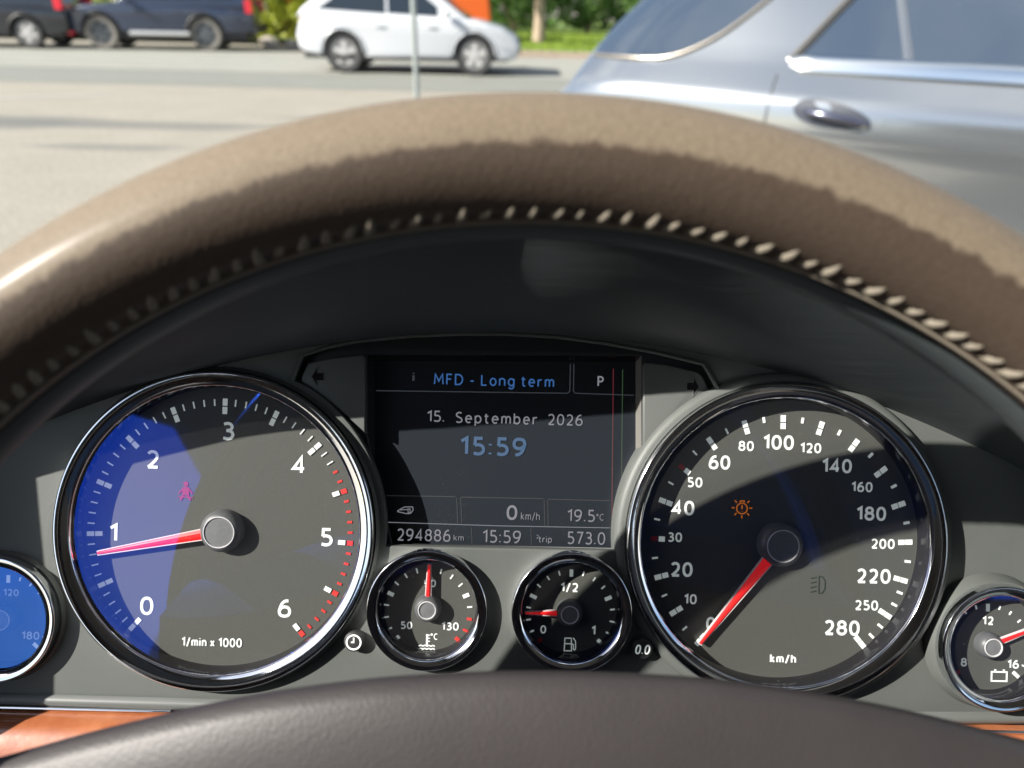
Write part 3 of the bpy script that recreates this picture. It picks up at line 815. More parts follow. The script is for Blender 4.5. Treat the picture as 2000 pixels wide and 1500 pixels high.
for (z, _) in [(p[0], 0) for p in PROF]:
    xr, xn = rear(z), nose(z)
    row = []
    for i in range(NS + 1):
        q = i / NS; q = 0.5 - 0.5 * math.cos(PI * q) if True else q
        row.append(flank(xr + (xn - xr) * q, z))
    mir = [Vector((p.x, 2 * HWS - p.y, p.z)) for p in reversed(row)]
    rows.append(row + mir)
n_ = len(rows[0])
vs = [p for r_ in rows for p in r_]
fs = [(i * n_ + k, i * n_ + (k + 1) % n_, (i + 1) * n_ + (k + 1) % n_, (i + 1) * n_ + k) for i in range(len(rows) - 1) for k in range(n_)]
fs.append(tuple((len(rows) - 1) * n_ + k for k in range(n_)))
mb.add(vs, fs)
body = mb.obj('body', M_silver, scar, 40)
def flank_panel(name, x0, x1, lo, hi, m, out=0.004, nx=30, nz=8, mirror=True):
    mb = MB(); vs = []
    for i in range(nx + 1):
        x = x0 + (x1 - x0) * i / nx
        zl, zh = lo(x), hi(x)
        for k in range(nz + 1):
            z = zl + (zh - zl) * k / nz
            vs.append(flank(max(x, rear(z) + 0.02), z, out))
    f = [(i * (nz + 1) + k, (i + 1) * (nz + 1) + k, (i + 1) * (nz + 1) + k + 1, i * (nz + 1) + k + 1) for i in range(nx) for k in range(nz)]
    mb.add(vs, f)
    me = mb.mesh(name, 60)
    o = link(name, me, m, scar)
    if mirror:
        mb2 = MB(); mb2.add([(v[0], 2 * HWS - v[1], v[2]) for v in mb.v], mb.f); mb2.obj(name, m, scar, 60)
    return o
def lerp_tab(T):
    def f(x):
        if x <= T[0][0]: return T[0][1]
        for (a, b), (c_, d) in zip(T[:-1], T[1:]):
            if a <= x <= c_: return b + (d - b) * (x - a) / (c_ - a)
        return T[-1][1]
    return f
qlo = lerp_tab([(-1.02, 1.155), (-0.72, 1.155), (-0.62, 1.16), (-0.54, 1.18), (-0.46, 1.215), (-0.38, 1.26), (-0.30, 1.325), (-0.22, 1.40), (-0.12, 1.50), (-0.02, 1.56)])
flank_panel('quarter_glass', -1.0, -0.04, qlo, lambda x: 1.58, M_sglass, nx=50, nz=16)
dlo = lambda x: 1.185
dr_hi = lerp_tab([(-0.05, 1.19), (0.12, 1.44), (0.20, 1.55), (0.32, 1.585), (1.2, 1.585)])
flank_panel('rear_door_glass', -0.04, 0.92, dlo, dr_hi, M_sglass, nx=60)
fd_hi = lerp_tab([(1.0, 1.585), (1.35, 1.56), (1.9, 1.22)])
flank_panel('front_door_glass', 1.0, 1.88, dlo, fd_hi, M_sglass, nx=24)
def flank_tube(name, pts, r, m, out=0.006, sq=None):
    mb = MB(); mb.tube([flank(x, z, out) for x, z in pts], r, 8); mb.obj(name, m, scar, 60)
    mb = MB(); mb.tube([(p.x, 2 * HWS - p.y, p.z) for p in [flank(x, z, out) for x, z in pts]], r, 8); mb.obj(name, m, scar, 60)
flank_tube('window_trim', [(x / 50, qlo(x / 50)) for x in range(-50, -1, 2)], 0.010, M_bronze)
flank_tube('window_trim', [(-1.0, 1.155), (-0.8, 1.155), (-0.62, 1.16), (-0.5, 1.197)], 0.008, M_bronze)
flank_tube('door_frame_trim', [(-0.055, 1.185), (0.0, 1.265), (0.06, 1.355), (0.12, 1.44), (0.20, 1.55)], 0.010, M_bronze)
flank_tube('door_frame_seal', [(-0.03, 1.19), (0.025, 1.265), (0.085, 1.355), (0.145, 1.44)], 0.010, M_trim, 0.002)
mb = MB()
for s in (0, 1):
    P = [flank(-0.045 + 0.05 * i, 1.183, 0.0) for i in range(40)]
    vs = []
    for i, p in enumerate(P):
        for dy, dz in ((0.0, 0.026), (-0.016, 0.024), (-0.026, 0.012), (-0.034, -0.010), (-0.040, -0.032), (-0.018, -0.040)):
            k = 0.5 if i == 0 else 1
            y = p.y + dy * k
            vs.append((p.x, y if s == 0 else 2 * HWS - y, p.z + dz * k))
    mb.add(vs, [(i * 6 + k, i * 6 + k + 1, (i + 1) * 6 + k + 1, (i + 1) * 6 + k) for i in range(39) for k in range(5)])
mb.obj('belt_trim', M_strip, scar, 60)
mb = MB(); vs = []
for i in range(13):
    q = i / 12; z = 1.19 + 0.39 * q; x = 0.395 - 0.17 * q
    for dx, o_ in ((-0.018, 0.004), (-0.014, 0.013), (0.014, 0.013), (0.018, 0.004)): vs.append(flank(x + dx, z, o_))
f_ = [(i * 4 + k, i * 4 + k + 1, i * 4 + k + 5, i * 4 + k + 4) for i in range(12) for k in range(3)]
mb.add(vs, f_); mb.add([(p.x, 2 * HWS - p.y, p.z) for p in vs], f_)
mb.obj('window_divider', M_silver, scar, 60)
flank_panel('door_gap', -0.088, -0.080, lambda x: 0.40, lambda x: 1.13, M_trim, out=0.0012, nx=1, nz=24)
flank_panel('door_gap', 0.955, 0.963, lambda x: 0.40, lambda x: 1.16, M_trim, out=0.0012, nx=1, nz=24)
# handles with their cups
for hx in (0.17, 1.25):
    for s in (0, 1):
        def mm(p): return (p[0], p[1] if s == 0 else 2 * HWS - p[1], p[2])
        N = 28
        mb = MB(); ring = []; r2 = []
        zc = 1.0
        for i in range(N):
            a = 2 * PI * i / N
            ex = 0.150 * math.cos(a); ez = 0.050 * math.sin(a) * (1 + 0.25 * math.cos(a + PI))
            ring.append(flank(hx + ex, zc + ez - 0.10 * ex, 0.0015)); r2.append(flank(hx + ex * 0.78, zc + ez * 0.7 - 0.10 * ex, -0.010))
        mb.add([mm(p) for p in ring + r2] + [mm(flank(hx, zc, -0.02))], [(i, (i + 1) % N, (i + 1) % N + N, i + N) for i in range(N)] + [(i + N, (i + 1) % N + N, 2 * N) for i in range(N)])
        # the cup floor stands on the flank as a dark rimmed inlay
        for i, v in enumerate(mb.v): pass
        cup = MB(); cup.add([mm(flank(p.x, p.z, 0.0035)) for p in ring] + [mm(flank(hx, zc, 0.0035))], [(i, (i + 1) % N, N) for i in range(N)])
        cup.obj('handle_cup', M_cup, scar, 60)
        mb = MB(); mb.tube([mm(flank(hx - 0.105, zc + 0.010, 0.012)), mm(flank(hx - 0.08, zc + 0.006, 0.032)), mm(flank(hx, zc, 0.038)), mm(flank(hx + 0.09, zc - 0.012, 0.034)), mm(flank(hx + 0.145, zc - 0.02, 0.010))], [0.010, 0.015, 0.016, 0.015, 0.010], 12)
        mb.obj('door_handle', M_handle, scar, 60)
        mb = MB(); c0 = mm(flank(hx + 0.135, zc - 0.026, 0.010)); mb.lathe([(0.001, 0.008), (0.011, 0.006), (0.012, 0)], 14)
        me = mb.mesh('lock'); me.transform(Matrix.Translation(c0) @ Matrix.Rotation(PI / 2, 4, 'X')); link('lock', me, M_strip, scar)
for x in (-0.42, 2.60):
    for s in (0, 1):
        y = 0.11 if s == 0 else 2 * HWS - 0.11
        make_wheel(scar, x, y, 0.37, 0.25, -1 if s == 0 else 1, M_tyre, M_rim, 5)
        mb = MB(); N = 24
        vs = [Vector((x + 0.43 * math.cos(a), 0, 0.37 + 0.43 * math.sin(a))) for a in [PI * i / N for i in range(N + 1)]]
        q = [flank(p.x, max(0.30, p.z), 0.004) for p in vs]
        ctr = flank(x, 0.37, 0.004)
        mb.add([(p.x, p.y if s == 0 else 2 * HWS - p.y, p.z) for p in q + [ctr]], [(i, i + 1, N + 1) for i in range(N)])
        mb.obj('wheel_arch', M_trim, scar)
mb = MB()
for s in (0, 1):
    P = [flank(rear(z) + 0.03 + 0.10 * k, z, 0.006) for z in (0.72, 0.86) for k in range(4)]
    mb.add([(p.x, p.y if s == 0 else 2 * HWS - p.y, p.z) for p in P], [(k, k + 1, k + 5, k + 4) for k in range(3)])
mb.obj('tail_light', M_tail, scar)

# ------------------------------------------------------------------ our car: unseen cabin shell, openings shaped for sun and reflections
M_cabin = mat('dark_cabin_trim', (0.045, 0.048, 0.055), 0.8)
M_denim = mat('blue_grey_seat_cloth', (0.03, 0.05, 0.09), 0.85)  # blue picked for what the chrome rings mirror
M_head_l = mat('roof_lining', (0.18, 0.175, 0.17), 0.9)
M_seat = mat('seat_leather', (0.10, 0.085, 0.075), 0.6)
cabin = empty('car_cabin', Matrix.Translation((0, 0, 0.5)), 'dark unseen cabin shell shaped for sun and reflections, with the windscreen', 'car cabin')
def yz_panel(name, outer, holes, x0, x1, m):
    me = shape2d(name, [outer] + holes, x0, x1)
    for v in me.vertices: v.co = Vector((v.co.z, v.co.x, v.co.y - 0.5))
    fix(me)
    return link(name, me, m, cabin)
yz_panel('shaped_driver_door', [(-1.0, 0.55), (0.24, 0.55), (0.24, 1.10), (0.20, 1.30), (0.20, 1.60), (0.12, 1.87), (-1.0, 1.87)],
         [[(-0.43, 1.14), (-0.45, 1.23), (-0.55, 1.457), (-0.365, 1.50), (-0.215, 1.455), (-0.17, 1.84), (0.08, 1.84), (0.17, 1.62), (0.17, 1.14)]], -0.44, -0.40, M_cabin)  # window opening cut to admit the sun and outline the blue lens reflection
mb = MB(); mb.box(-0.44, 1.10, -1.2, 0.10, 1.37, 1.40); mb.obj('roof_lining', M_head_l, cabin)  # unseen roof, raised so the sun clears it
mb = MB(); mb.box(-0.40, 0.92, -1.04, -1.0, 0.05, 1.36); mb.obj('rear_sky_block', M_seat, cabin)  # unseen full-height wall keeping sky out of the lens reflections
def seat(x0):
    me = shape2d('seat', [[(-0.14 - 0.08, -0.30), (0.14 + 0.08, -0.30), (0.24, 0.2), (0.20, 0.5), (-0.20, 0.5), (-0.24, 0.2)]], -0.05, 0.05, 0.03)
    fix(me, 50); me.transform(Matrix.Translation((x0, -0.62, 0.35)) @ Matrix.Rotation(math.radians(80), 4, 'X'))
    return me
link('seat_back', seat(0.72), M_seat, cabin)
link('seat_back', seat(0.02), M_denim, cabin)
mb = MB(); mb.box(-0.24, 0.28, -0.62, -0.08, 0.28, 0.40); mb.obj('reflected_cushion', M_denim, cabin)  # added out of view for a dark blue reflection and bounce
mb = MB(); mb.box(1.06, 1.10, -1.2, 0.6, 0.05, 0.58); mb.box(1.06, 1.10, -1.2, 0.1, 1.28, 1.365); mb.box(1.06, 1.10, -0.62, -0.4, 0.5805, 1.2795); mb.obj('passenger_door', M_cabin, cabin)  # unseen side, closes off sky fill from the right
mb = MB(); mb.box(-0.44, 1.10, -1.2, 1.3, -0.10, -0.05); mb.box(-0.44, 1.10, 1.30, 1.34, -0.05, 0.40); mb.obj('floor', M_cabin, cabin)  # unseen floor added to block light bounced off the ground
# windscreen pane
mb = MB(); NX, NY = 16, 10; vs = []
for j in range(NY + 1):
    for i in range(NX + 1):
        x = -0.85 + 2.05 * i / NX; q = j / NY
        e = 0.5 * ((x - 0.18) / 0.77) ** 2
        vs.append((x, 0.98 - 0.86 * q - 0.10 * e, 1.02 - 0.5 + 0.82 * q))
mb.add(vs, [(j * (NX + 1) + i, j * (NX + 1) + i + 1, (j + 1) * (NX + 1) + i + 1, (j + 1) * (NX + 1) + i) for j in range(NY) for i in range(NX)])
mb.obj('windscreen', M_windscreen, cabin, 60)

# ------------------------------------------------------------------ dashboard: binnacle hood, lower panel, wood trim
dash = empty('dashboard', MD, 'dark dashboard with the hood over the gauges and glossy wood trim below them', 'dashboard')
def lip_v(u):
    u = abs(u)
    T = [(0, 0.0465), (0.04, 0.0435), (0.08, 0.0395), (0.12, 0.0345), (0.165, 0.0280), (0.21, 0.0175), (0.2635, 0.0055)]
    return lerp_tab(T)(u)
def hood_section(q):
    """q 0..1 along the half outline from the centre to the lower corner: inner (on the fascia) and lip points"""
    pass
def out_lip(n=64):
    pts = []
    for i in range(n + 1):
        u = -0.262 + 0.524 * i / n
        w_ = 0.070 - 0.012 * (u / 0.18) ** 2 if abs(u) < 0.18 else 0.058
        pts.append((u, lip_v(u) - 0.0016 * math.exp(-((u - 0.02) / 0.03) ** 2) - (0.0052 * min(1, -u / 0.13) if u < 0 else 0) + 0.0080 * (lambda q: q * q * (3 - 2 * q))(min(1, max(0, (u - 0.02) / 0.09))), w_))
    L_ = [(-0.2655, 0.002, 0.057), (-0.265, -0.005, 0.057), (-0.262, -0.02, 0.056), (-0.257, -0.05, 0.055), (-0.252, -0.082, 0.054), (-0.246, -0.13, 0.050), (-0.24, -0.17, 0.045)]
    return list(reversed(L_)) + pts + [(-a, b, c_) for a, b, c_ in L_]
def bow(u): return (0.16 if u > 0 else 0.03) * u * u         # the panel bows back towards its ends
def in_arc(n=64):
    pts = []
    for i in range(n + 1):
        u = -0.225 + 0.45 * i / n
        pts.append((u, 0.0200 - 1.2 * u * u, -0.001 - bow(u)))
    L_ = [(-0.2265, -0.0455, -0.0025), (-0.2270, -0.052, -0.0025), (-0.2275, -0.065, -0.0025), (-0.228, -0.085, -0.0025), (-0.2285, -0.105, -0.0025), (-0.229, -0.13, -0.0025), (-0.229, -0.17, -0.0025)]
    return list(reversed(L_)) + pts + [(-a, b, c_ - 0.006) for a, b, c_ in L_]
A, B = in_arc(), out_lip()
mb = MB(); NR = 12; m_ = len(A)
rowsH = []
for k in range(NR + 1):
    q = k / NR
    row = []
    for a, b in zip(A, B):
        p = Vector(a).lerp(Vector(b), q)
        bul = -math.sin(PI * q) * 0.0115
        up = 1.0 if abs(a[0]) < 0.2249 else 0.0
        row.append((p.x + (0 if up else (bul if a[0] < 0 else -bul) * -1), p.y + bul * up * 0.8, p.z))
    rowsH.append(row)
# rolled lip and outer skin running back over the dash
for (dz, dv, du) in ((0.0022, 0.0008, 0.0008), (0.0026, 0.0026, 0.0026), (0.0008, 0.0044, 0.0042), (-0.004, 0.0054, 0.0052), (-0.02, 0.0066, 0.006), (-0.05, 0.0060, 0.008), (-0.08, -0.004, 0.012)):
    row = []
    for b in B:
        sgn = -1 if b[0] < 0 else 1
        side = min(1, max(0, (abs(b[0]) - 0.2) / 0.06)) if b[1] > -0.001 else 1
        row.append((b[0] + sgn * du * side, b[1] + dv * (1 - side * 0.6), b[2] + dz))
    rowsH.append(row)
mb.add([p for r_ in rowsH for p in r_], [(i * m_ + k, i * m_ + k + 1, (i + 1) * m_ + k + 1, (i + 1) * m_ + k) for i in range(len(rowsH) - 1) for k in range(m_ - 1)])
hood = mb.obj('hood', M_hood, dash, 50)
# rest of the dashboard, below the line of sight over the wheel
DI = MD.inverted()
def dash_block(name, pts, faces, m):
    mb = MB(); mb.add([DI @ Vector(p) for p in pts], faces); return mb.obj(name, m, dash, 40)
dash_block('dash_top', [(-0.80, 0.36, 1.12), (1.15, 0.36, 1.12), (1.15, 0.62, 1.10), (-0.80, 0.62, 1.10), (-0.80, 1.10, 0.985), (1.15, 1.10, 0.985)], [(0, 1, 2, 3), (3, 2, 5, 4)], M_hood)
for x0, x1 in ((-0.80, -0.285), (0.30, 1.15)):
    dash_block('dash_front', [(x0, 0.36, 1.12), (x1, 0.36, 1.12), (x0, 0.31, 1.09), (x1, 0.31, 1.09), (x0, 0.29, 0.85), (x1, 0.29, 0.85), (x0, 0.38, 0.70), (x1, 0.38, 0.70)], [(0, 1, 3, 2), (2, 3, 5, 4), (4, 5, 7, 6)], M_hood)
# fine moulded drag lines in the hood skin
t = M_hood.node_tree; c = t.nodes.new('ShaderNodeTexCoord'); mp = t.nodes.new('ShaderNodeMapping')
mp.inputs['Rotation'].default_value = (0, 0, math.radians(-52)); mp.inputs['Scale'].default_value = (10, 260, 60)
n = t.nodes.new('ShaderNodeTexNoise'); n.inputs['Scale'].default_value = 1.6; n.inputs['Detail'].default_value = 3
k = t.nodes.new('ShaderNodeBump'); k.inputs['Strength'].default_value = 0.2; k.inputs['Distance'].default_value = 0.0006
t.links.new(c.outputs['Object'], mp.inputs['Vector']); t.links.new(mp.outputs[0], n.inputs['Vector']); t.links.new(n.outputs[0], k.inputs['Height']); t.links.new(k.outputs[0], t.nodes['Principled BSDF'].inputs['Normal'])

M_wood = mat('lacquered_wood', (0.20, 0.045, 0.014), 0.3, coat=1.0, var=(55, 0.6, (0.42, 0.16, 0.07)), bump=(220, 0.12, 0.0006))
yb = dp(0, 1358)[1]
mb = MB()      # soft roll under the fascia
prof = [(yb + 0.001, -0.001), (yb - 0.0005, 0.0015), (yb - 0.0022, 0.002), (yb - 0.0040, 0.001), (yb - 0.0046, -0.004)]
vs = []
for i in range(25):
    u = -0.24 + 0.02 * i
    for v_, w_ in prof: vs.append((u, v_, w_ - bow(u)))
mb.add(vs, [(i * 5 + k, i * 5 + k + 1, i * 5 + k + 6, i * 5 + k + 5) for i in range(24) for k in range(4)])
mb.obj('lower_roll', M_surround, dash, 60)
mb = MB(); mb.box(-0.26, 0.26, yb - 0.16, yb - 0.0055, -0.03, -0.008); mb.obj('lower_panel', M_hood, dash)
for s in (-1, 1):
    mb = MB(); N = 12
    e0, e1 = (-0.30, dp(335, 1392)[0]) if s < 0 else (dp(1845, 1412)[0], 0.30)
    prof = [(yb - 0.0047, -0.006), (yb - 0.0052, -0.001), (yb - 0.0072, 0.0045), (yb - 0.011, 0.0095), (yb - 0.03, 0.012), (yb - 0.06, 0.004), (yb - 0.064, -0.006)]
    vs = []
    for i in range(N + 1):
        for v_, w_ in prof: vs.append((e0 + (e1 - e0) * i / N, v_, w_))
    m2_ = len(prof)
    mb.add(vs, [(i * m2_ + k, i * m2_ + k + 1, (i + 1) * m2_ + k + 1, (i + 1) * m2_ + k) for i in range(N) for k in range(m2_ - 1)] + [tuple(range(m2_)), tuple(range(N * m2_, N * m2_ + m2_))])
    mb.obj('wood_trim', M_wood, dash, 50, 'glossy reddish wood trim lit by the sun' if s < 0 else 'orange wood trim in the right corner')
    mb = MB(); mb.tube([(e0, yb - 0.0044, 0.0006), (e1, yb - 0.0044, 0.0006)], 0.0006, 8); mb.obj('chrome_strip', M_chrome, dash, 60)

# ------------------------------------------------------------------ instrument cluster
clu = empty('instrument_cluster', MD, 'instrument cluster with chrome ringed gauges around a dark trip display', 'instrument cluster')
DW = -0.0055      # dial plane
SW = -0.0107      # screen plane
def ctr(px, py, w): return dp(px, py, w)
RT = 0.0040
big = {'tach': ctr(416, 1038, RT), 'speed': ctr(1538, 1062, RT)}
small = {'temp': ctr(833, 1193, RT), 'fuel': ctr(1117, 1198, RT), 'volt': ctr(1962, 1268, RT), 'oil': ctr(-16, 1211, RT)}
RB, RS = 0.0612, 0.0229
RSV = 0.0238
# fascia plate with round and central openings
TOP = [(u, 0.0215 - 1.2 * u * u) for u in [0.232 * (1 - 2 * i / 60) for i in range(61)]]
outer = TOP + [(-0.232, yb), (0.232, yb)]
def frame_poly(off=0.0):
    cS, cT = big['speed'], big['tach']
    P = [dp(572, 742), dp(590, 695), dp(640, 678), dp(700, 666), dp(800, 656), dp(900, 652), dp(990, 652), dp(1090, 658), dp(1180, 670), dp(1280, 688), dp(1375, 711), dp(1402, 760), dp(1392, 772)]
    rS = 0.0655
    a0 = math.atan2(dp(1392, 772)[1] - cS[1], dp(1392, 772)[0] - cS[0]); a1 = math.atan2(dp(1198, 1076)[1] - cS[1], dp(1198, 1076)[0] - cS[0]) % (2 * PI)
    P += [(cS[0] + rS * math.cos(a0 + (a1 - a0) * i / 14), cS[1] + rS * math.sin(a0 + (a1 - a0) * i / 14)) for i in range(1, 15)]
    b0 = math.atan2(dp(760, 1067)[1] - cT[1], dp(760, 1067)[0] - cT[0]); b1 = math.atan2(dp(572, 742)[1] - cT[1], dp(572, 742)[0] - cT[0])
    rT = 0.0655
    P += [(cT[0] + rT * math.cos(b0 + (b1 - b0) * i / 14), cT[1] + rT * math.sin(b0 + (b1 - b0) * i / 14)) for i in range(0, 14)]
    return P
FP = frame_poly()
holes = [circ(*c_, RB - 0.003) for c_ in big.values()] + [circ(*small['temp'], RS - 0.002, 64), circ(*small['fuel'], RS - 0.002, 64), circ(*small['volt'], RSV - 0.002, 64), circ(*small['oil'], RSV - 0.002, 64)]
me = shape2d('fascia', [outer, FP] + holes, -0.004, 0.0, 0.0005, 2)
bm = bmesh.new(); bm.from_mesh(me)
for i in range(-22, 23):
    bmesh.ops.bisect_plane(bm, geom=bm.verts[:] + bm.edges[:] + bm.faces[:], plane_co=(i * 0.01, 0, 0), plane_no=(1, 0, 0))
for v in bm.verts: v.co.z -= bow(v.co.x)
bm.to_mesh(me); bm.free()
fix(me, 50)
link('fascia', me, M_fascia, clu)
# recessed display surround with the screen opening
def grow(P, d):
    cx = sum(p[0] for p in P) / len(P); cy = sum(p[1] for p in P) / len(P)
    return [(cx + (x - cx) * (1 + d), cy + (y - cy) * (1 + d)) for x, y in P]
SO = [dp(713, 690), dp(1256, 692), dp(1256, 1070), dp(713, 1062)]
cS, cT = big['speed'], big['tach']
M_recess = mat('shade_dark_recess', (0.020, 0.022, 0.024), 0.4, bump=(2400, 0.15, 0.0001))  # shade of the recess put into its colour
me = shape2d('display_surround', [grow(FP, 0.012), [(p[0], p[1]) for p in [dp(713, 692), dp(1256, 694), dp(1256, 880), dp(1200, 1085), dp(764, 1078), dp(713, 850)]]], -0.0060, -0.0038, 0.0003, 1)
fix(me, 50)
sur = link('display_surround', me, M_recess, clu)
for nm, P in (('arrow_panel', [(598, 709), (640, 700), (706, 693), (711, 700), (711, 846), (676, 814), (640, 783), (586, 745), (586, 736)]),
              ('arrow_panel', [(1262, 708), (1300, 711), (1366, 727), (1374, 734), (1388, 762), (1386, 770), (1335, 800), (1290, 842), (1262, 876), (1258, 870), (1258, 714)])):
    me = shape2d(nm, [[dp(*p) for p in P]], -0.0045, -0.0016, 0.0006, 3); fix(me, 60)
    link(nm, me, M_surround, clu)
rp = MB(); rp.tube([(x, y, 0.0) for x, y in FP[:13]] , 0.0008, 8); rp.obj('surround_ridge', M_fascia, sur, 60)
# side walls of the display well; sunlight on the right one is put into its colour
M_well_sunlit = mat('display_well_sunlit_wall', (0.13, 0.125, 0.115), 0.6)
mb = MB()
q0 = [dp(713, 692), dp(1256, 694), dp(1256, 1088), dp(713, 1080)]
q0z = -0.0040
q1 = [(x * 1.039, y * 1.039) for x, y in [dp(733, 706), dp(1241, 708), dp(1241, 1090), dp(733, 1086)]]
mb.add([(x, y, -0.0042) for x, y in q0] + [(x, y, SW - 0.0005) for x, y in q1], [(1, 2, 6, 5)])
mb.obj('display_well', M_well_sunlit, clu, label='right wall of the display well, coloured pale as if sunlit')
mb = MB()
mb.add([(x, y, -0.0042) for x, y in q0] + [(x, y, SW - 0.0005) for x, y in q1], [(0, 1, 5, 4), (2, 3, 7, 6), (3, 0, 4, 7)])
mb.obj('display_well', M_wall, clu)
# arrows pressed into the surround
def arrow(cx, cy, s):
    L_ = [(0.0, 0), (0.0024, 0.0040), (0.0024, 0.0016), (0.0050, 0.0016), (0.0050, -0.0016), (0.0024, -0.0016), (0.0024, -0.0040)]
    mb = MB(); pts = [(cx + s * x, cy + y) for x, y in L_]
    mb.prism(pts, -0.0024, -0.00155)
    o = mb.obj('turn_arrow', M_wall, clu)
    mb = MB(); mb.stroke(pts, 0.0004, -0.0023, -0.0014, True); mb.obj('arrow_edge', M_surround, o)
arrow(*dp(606, 735), 1); arrow(*dp(1368, 755), -1)

def gauge(name, c_, R, label, collar=None, lens=None):
    """dial face is the part; ring, wall, needle and print are its pieces"""
    mb = MB(); ri = R - (0.0057 if R > 0.05 else 0.0038)
    mb.disc(c_[0], c_[1], DW, ri + 0.001, 96)
    face = mb.obj(name, M_dial, clu, label=label)
    mb = MB()
    w0 = R - ri
    prof = [(R + 0.0003, -0.0015)]
    rc = 0.0009 if R > 0.05 else 0.0007          # rounded outer shoulder, then a broad band dipping inwards
    dip = math.tan(math.radians(20)) * (w0 - 2 * rc)
    for q in range(7): a = math.radians(q * 18.5); prof.append((R + 0.0002 - rc * (1 - math.cos(a)), 0.0046 - rc + rc * math.sin(a)))
    for q in range(1, 5): prof.append((R + 0.0002 - rc * 1.36 - (w0 - 2.2 * rc) * q / 5, 0.0046 - 0.05 * rc - dip * q / 5 + 0.0002 * math.sin(PI * q / 5)))
    prof += [(ri + rc * 0.6, 0.0046 - dip - 0.0001), (ri + rc * 0.25, 0.0046 - dip - 0.0005), (ri + 0.0001, 0.0046 - dip - 0.0011)]
    mb.lathe(prof, 180, *c_)
    mb.obj('bezel_ring', M_chrome, face, 80)
    mb = MB(); mb.lathe([(ri + 0.0002, 0.0019), (ri - 0.0002, 0.0012), (ri - 0.0005, DW)], 144, *c_); mb.obj('bezel_wall', M_wall, face, 60)
    if abs(c_[0]) > 0.15:      # the end gauges stand on a flared foot because the panel bows away
        mb = MB(); mb.lathe([(R + 0.0003, 0.0004), (R + 0.0010, 0.0008), (R + 0.0016, -0.0006), (R + 0.0030, -0.0060), (R + 0.0042, -0.015)], 96, *c_); mb.obj('collar', M_fascia, face, 60)
    if collar:
        mb = MB(); mb.lathe([(R + 0.0002, 0.0002), (R + 0.0007, 0.0012), (R + 0.3 * (collar - R), 0.0014), (collar - 0.0008, 0.0006), (collar, -0.0008), (collar, SW)], 144, *c_)
        mb.obj('collar', M_fascia, face, 50)
    mb = MB(); mb.disc(c_[0], c_[1], 0.0012, ri - 0.0001, 96)
    mb.obj('lens', lens or M_lens, face, 60)
    return face
gt = gauge('tachometer', big['tach'], RB, 'large tachometer dial reading from 0 to 6', 0.0634)
gs_ = gauge('speedometer', big['speed'], RB, 'large speedometer dial reading from 0 to 280', 0.0655)
gtemp = gauge('temperature_gauge', small['temp'], RS, 'small coolant temperature dial with its needle at 90')
gfuel = gauge('fuel_gauge', small['fuel'], RS, 'small fuel dial with its needle low on the left')
gvolt = gauge('voltage_gauge', small['volt'], RSV, 'small battery dial cut by the right edge')
goil = gauge('oil_gauge', small['oil'], RSV, 'small dial cut by the left edge and mirroring the sky', lens=M_lens2)

PZ = DW + 0.0001
def dpx(px, py): return dp(px, py, DW)
def tick(mb, c_, ang, r0, r1, wd):
    a = math.radians(ang); mb.stroke([(c_[0] + r0 * math.cos(a), c_[1] + r0 * math.sin(a)), (c_[0] + r1 * math.cos(a), c_[1] + r1 * math.sin(a))], wd, PZ, PZ + 0.00015)
def numeral(face, s, px, py, hpx, m=None, bold=0.012, sq=0.90, **k):
    sq = min(1.0, sq * 1.1)
    x, y = dpx(px, py)
    return link('numeral' if s.replace('/', '').isdigit() else 'lettering', text_mesh(s, x, y, PZ, hpx * 0.0002025, bold=bold, squeeze=sq, **k), m or M_white, face)
def needle(face, c_, ang, r0, r1, w0, w1, wz=-0.0022):
    a = math.radians(ang); d = Vector((math.cos(a), math.sin(a))); q = Vector((-d.y, d.x)); c2 = Vector(c_)
    mb = MB()
    e = 0.00035
    P = [c2 + d * r0 - q * (w0 / 2 + e), c2 + d * (r1 + 0.0003) - q * (w1 / 2 + e), c2 + d * (r1 + 0.0003) + q * (w1 / 2 + e), c2 + d * r0 + q * (w0 / 2 + e)]
    mb.prism([tuple(p) for p in P], wz - 0.0012, wz - 0.0002)
    o = mb.obj('needle', M_needle_edge, face)
    mb = MB(); vs = []
    for r_, w_ in ((r0, w0), (r1, w1)):
        for s_, h_ in ((-1, 0.0), (-0.35, 0.0006), (0.35, 0.0006), (1, 0.0)):
            p = c2 + d * r_ + q * (w_ / 2 * s_); vs.append((p.x, p.y, wz - 0.0002 + h_))
    mb.add(vs, [(0, 1, 5, 4), (1, 2, 6, 5), (2, 3, 7, 6), (4, 5, 6, 7), (0, 4, 7, 3)])
    link('needle_bar', mb.mesh('needle_bar'), M_needle, face)
def hub(face, c_, r, top, rr):
    mb = MB(); mb.lathe([(r, DW + 0.0002), (r * 0.985, top - 0.0022), (r * 0.93, top - 0.0012), (r * 0.82, top - 0.0003), (r * 0.74, top), (rr + 0.0003, top), (rr, top - 0.0002)], 64, *c_)
    o = mb.obj('needle_cap', M_hub, face, 45)
    mb = MB(); mb.lathe([(rr + 0.0002, top), (rr + 0.0001, top + 0.00022), (rr - 0.0002, top + 0.00022), (rr - 0.0003, top - 0.0002)], 64, *c_); link('cap_ring', mb.mesh('cap_ring', 60), M_silverline, face)
    mb = MB(); mb.lathe([(rr - 0.0002, top - 0.0002), (rr * 0.6, top - 0.0001), (0.0001, top)], 48, *c_); link('cap_centre', mb.mesh('cap_centre', 60), M_hubtop, face)

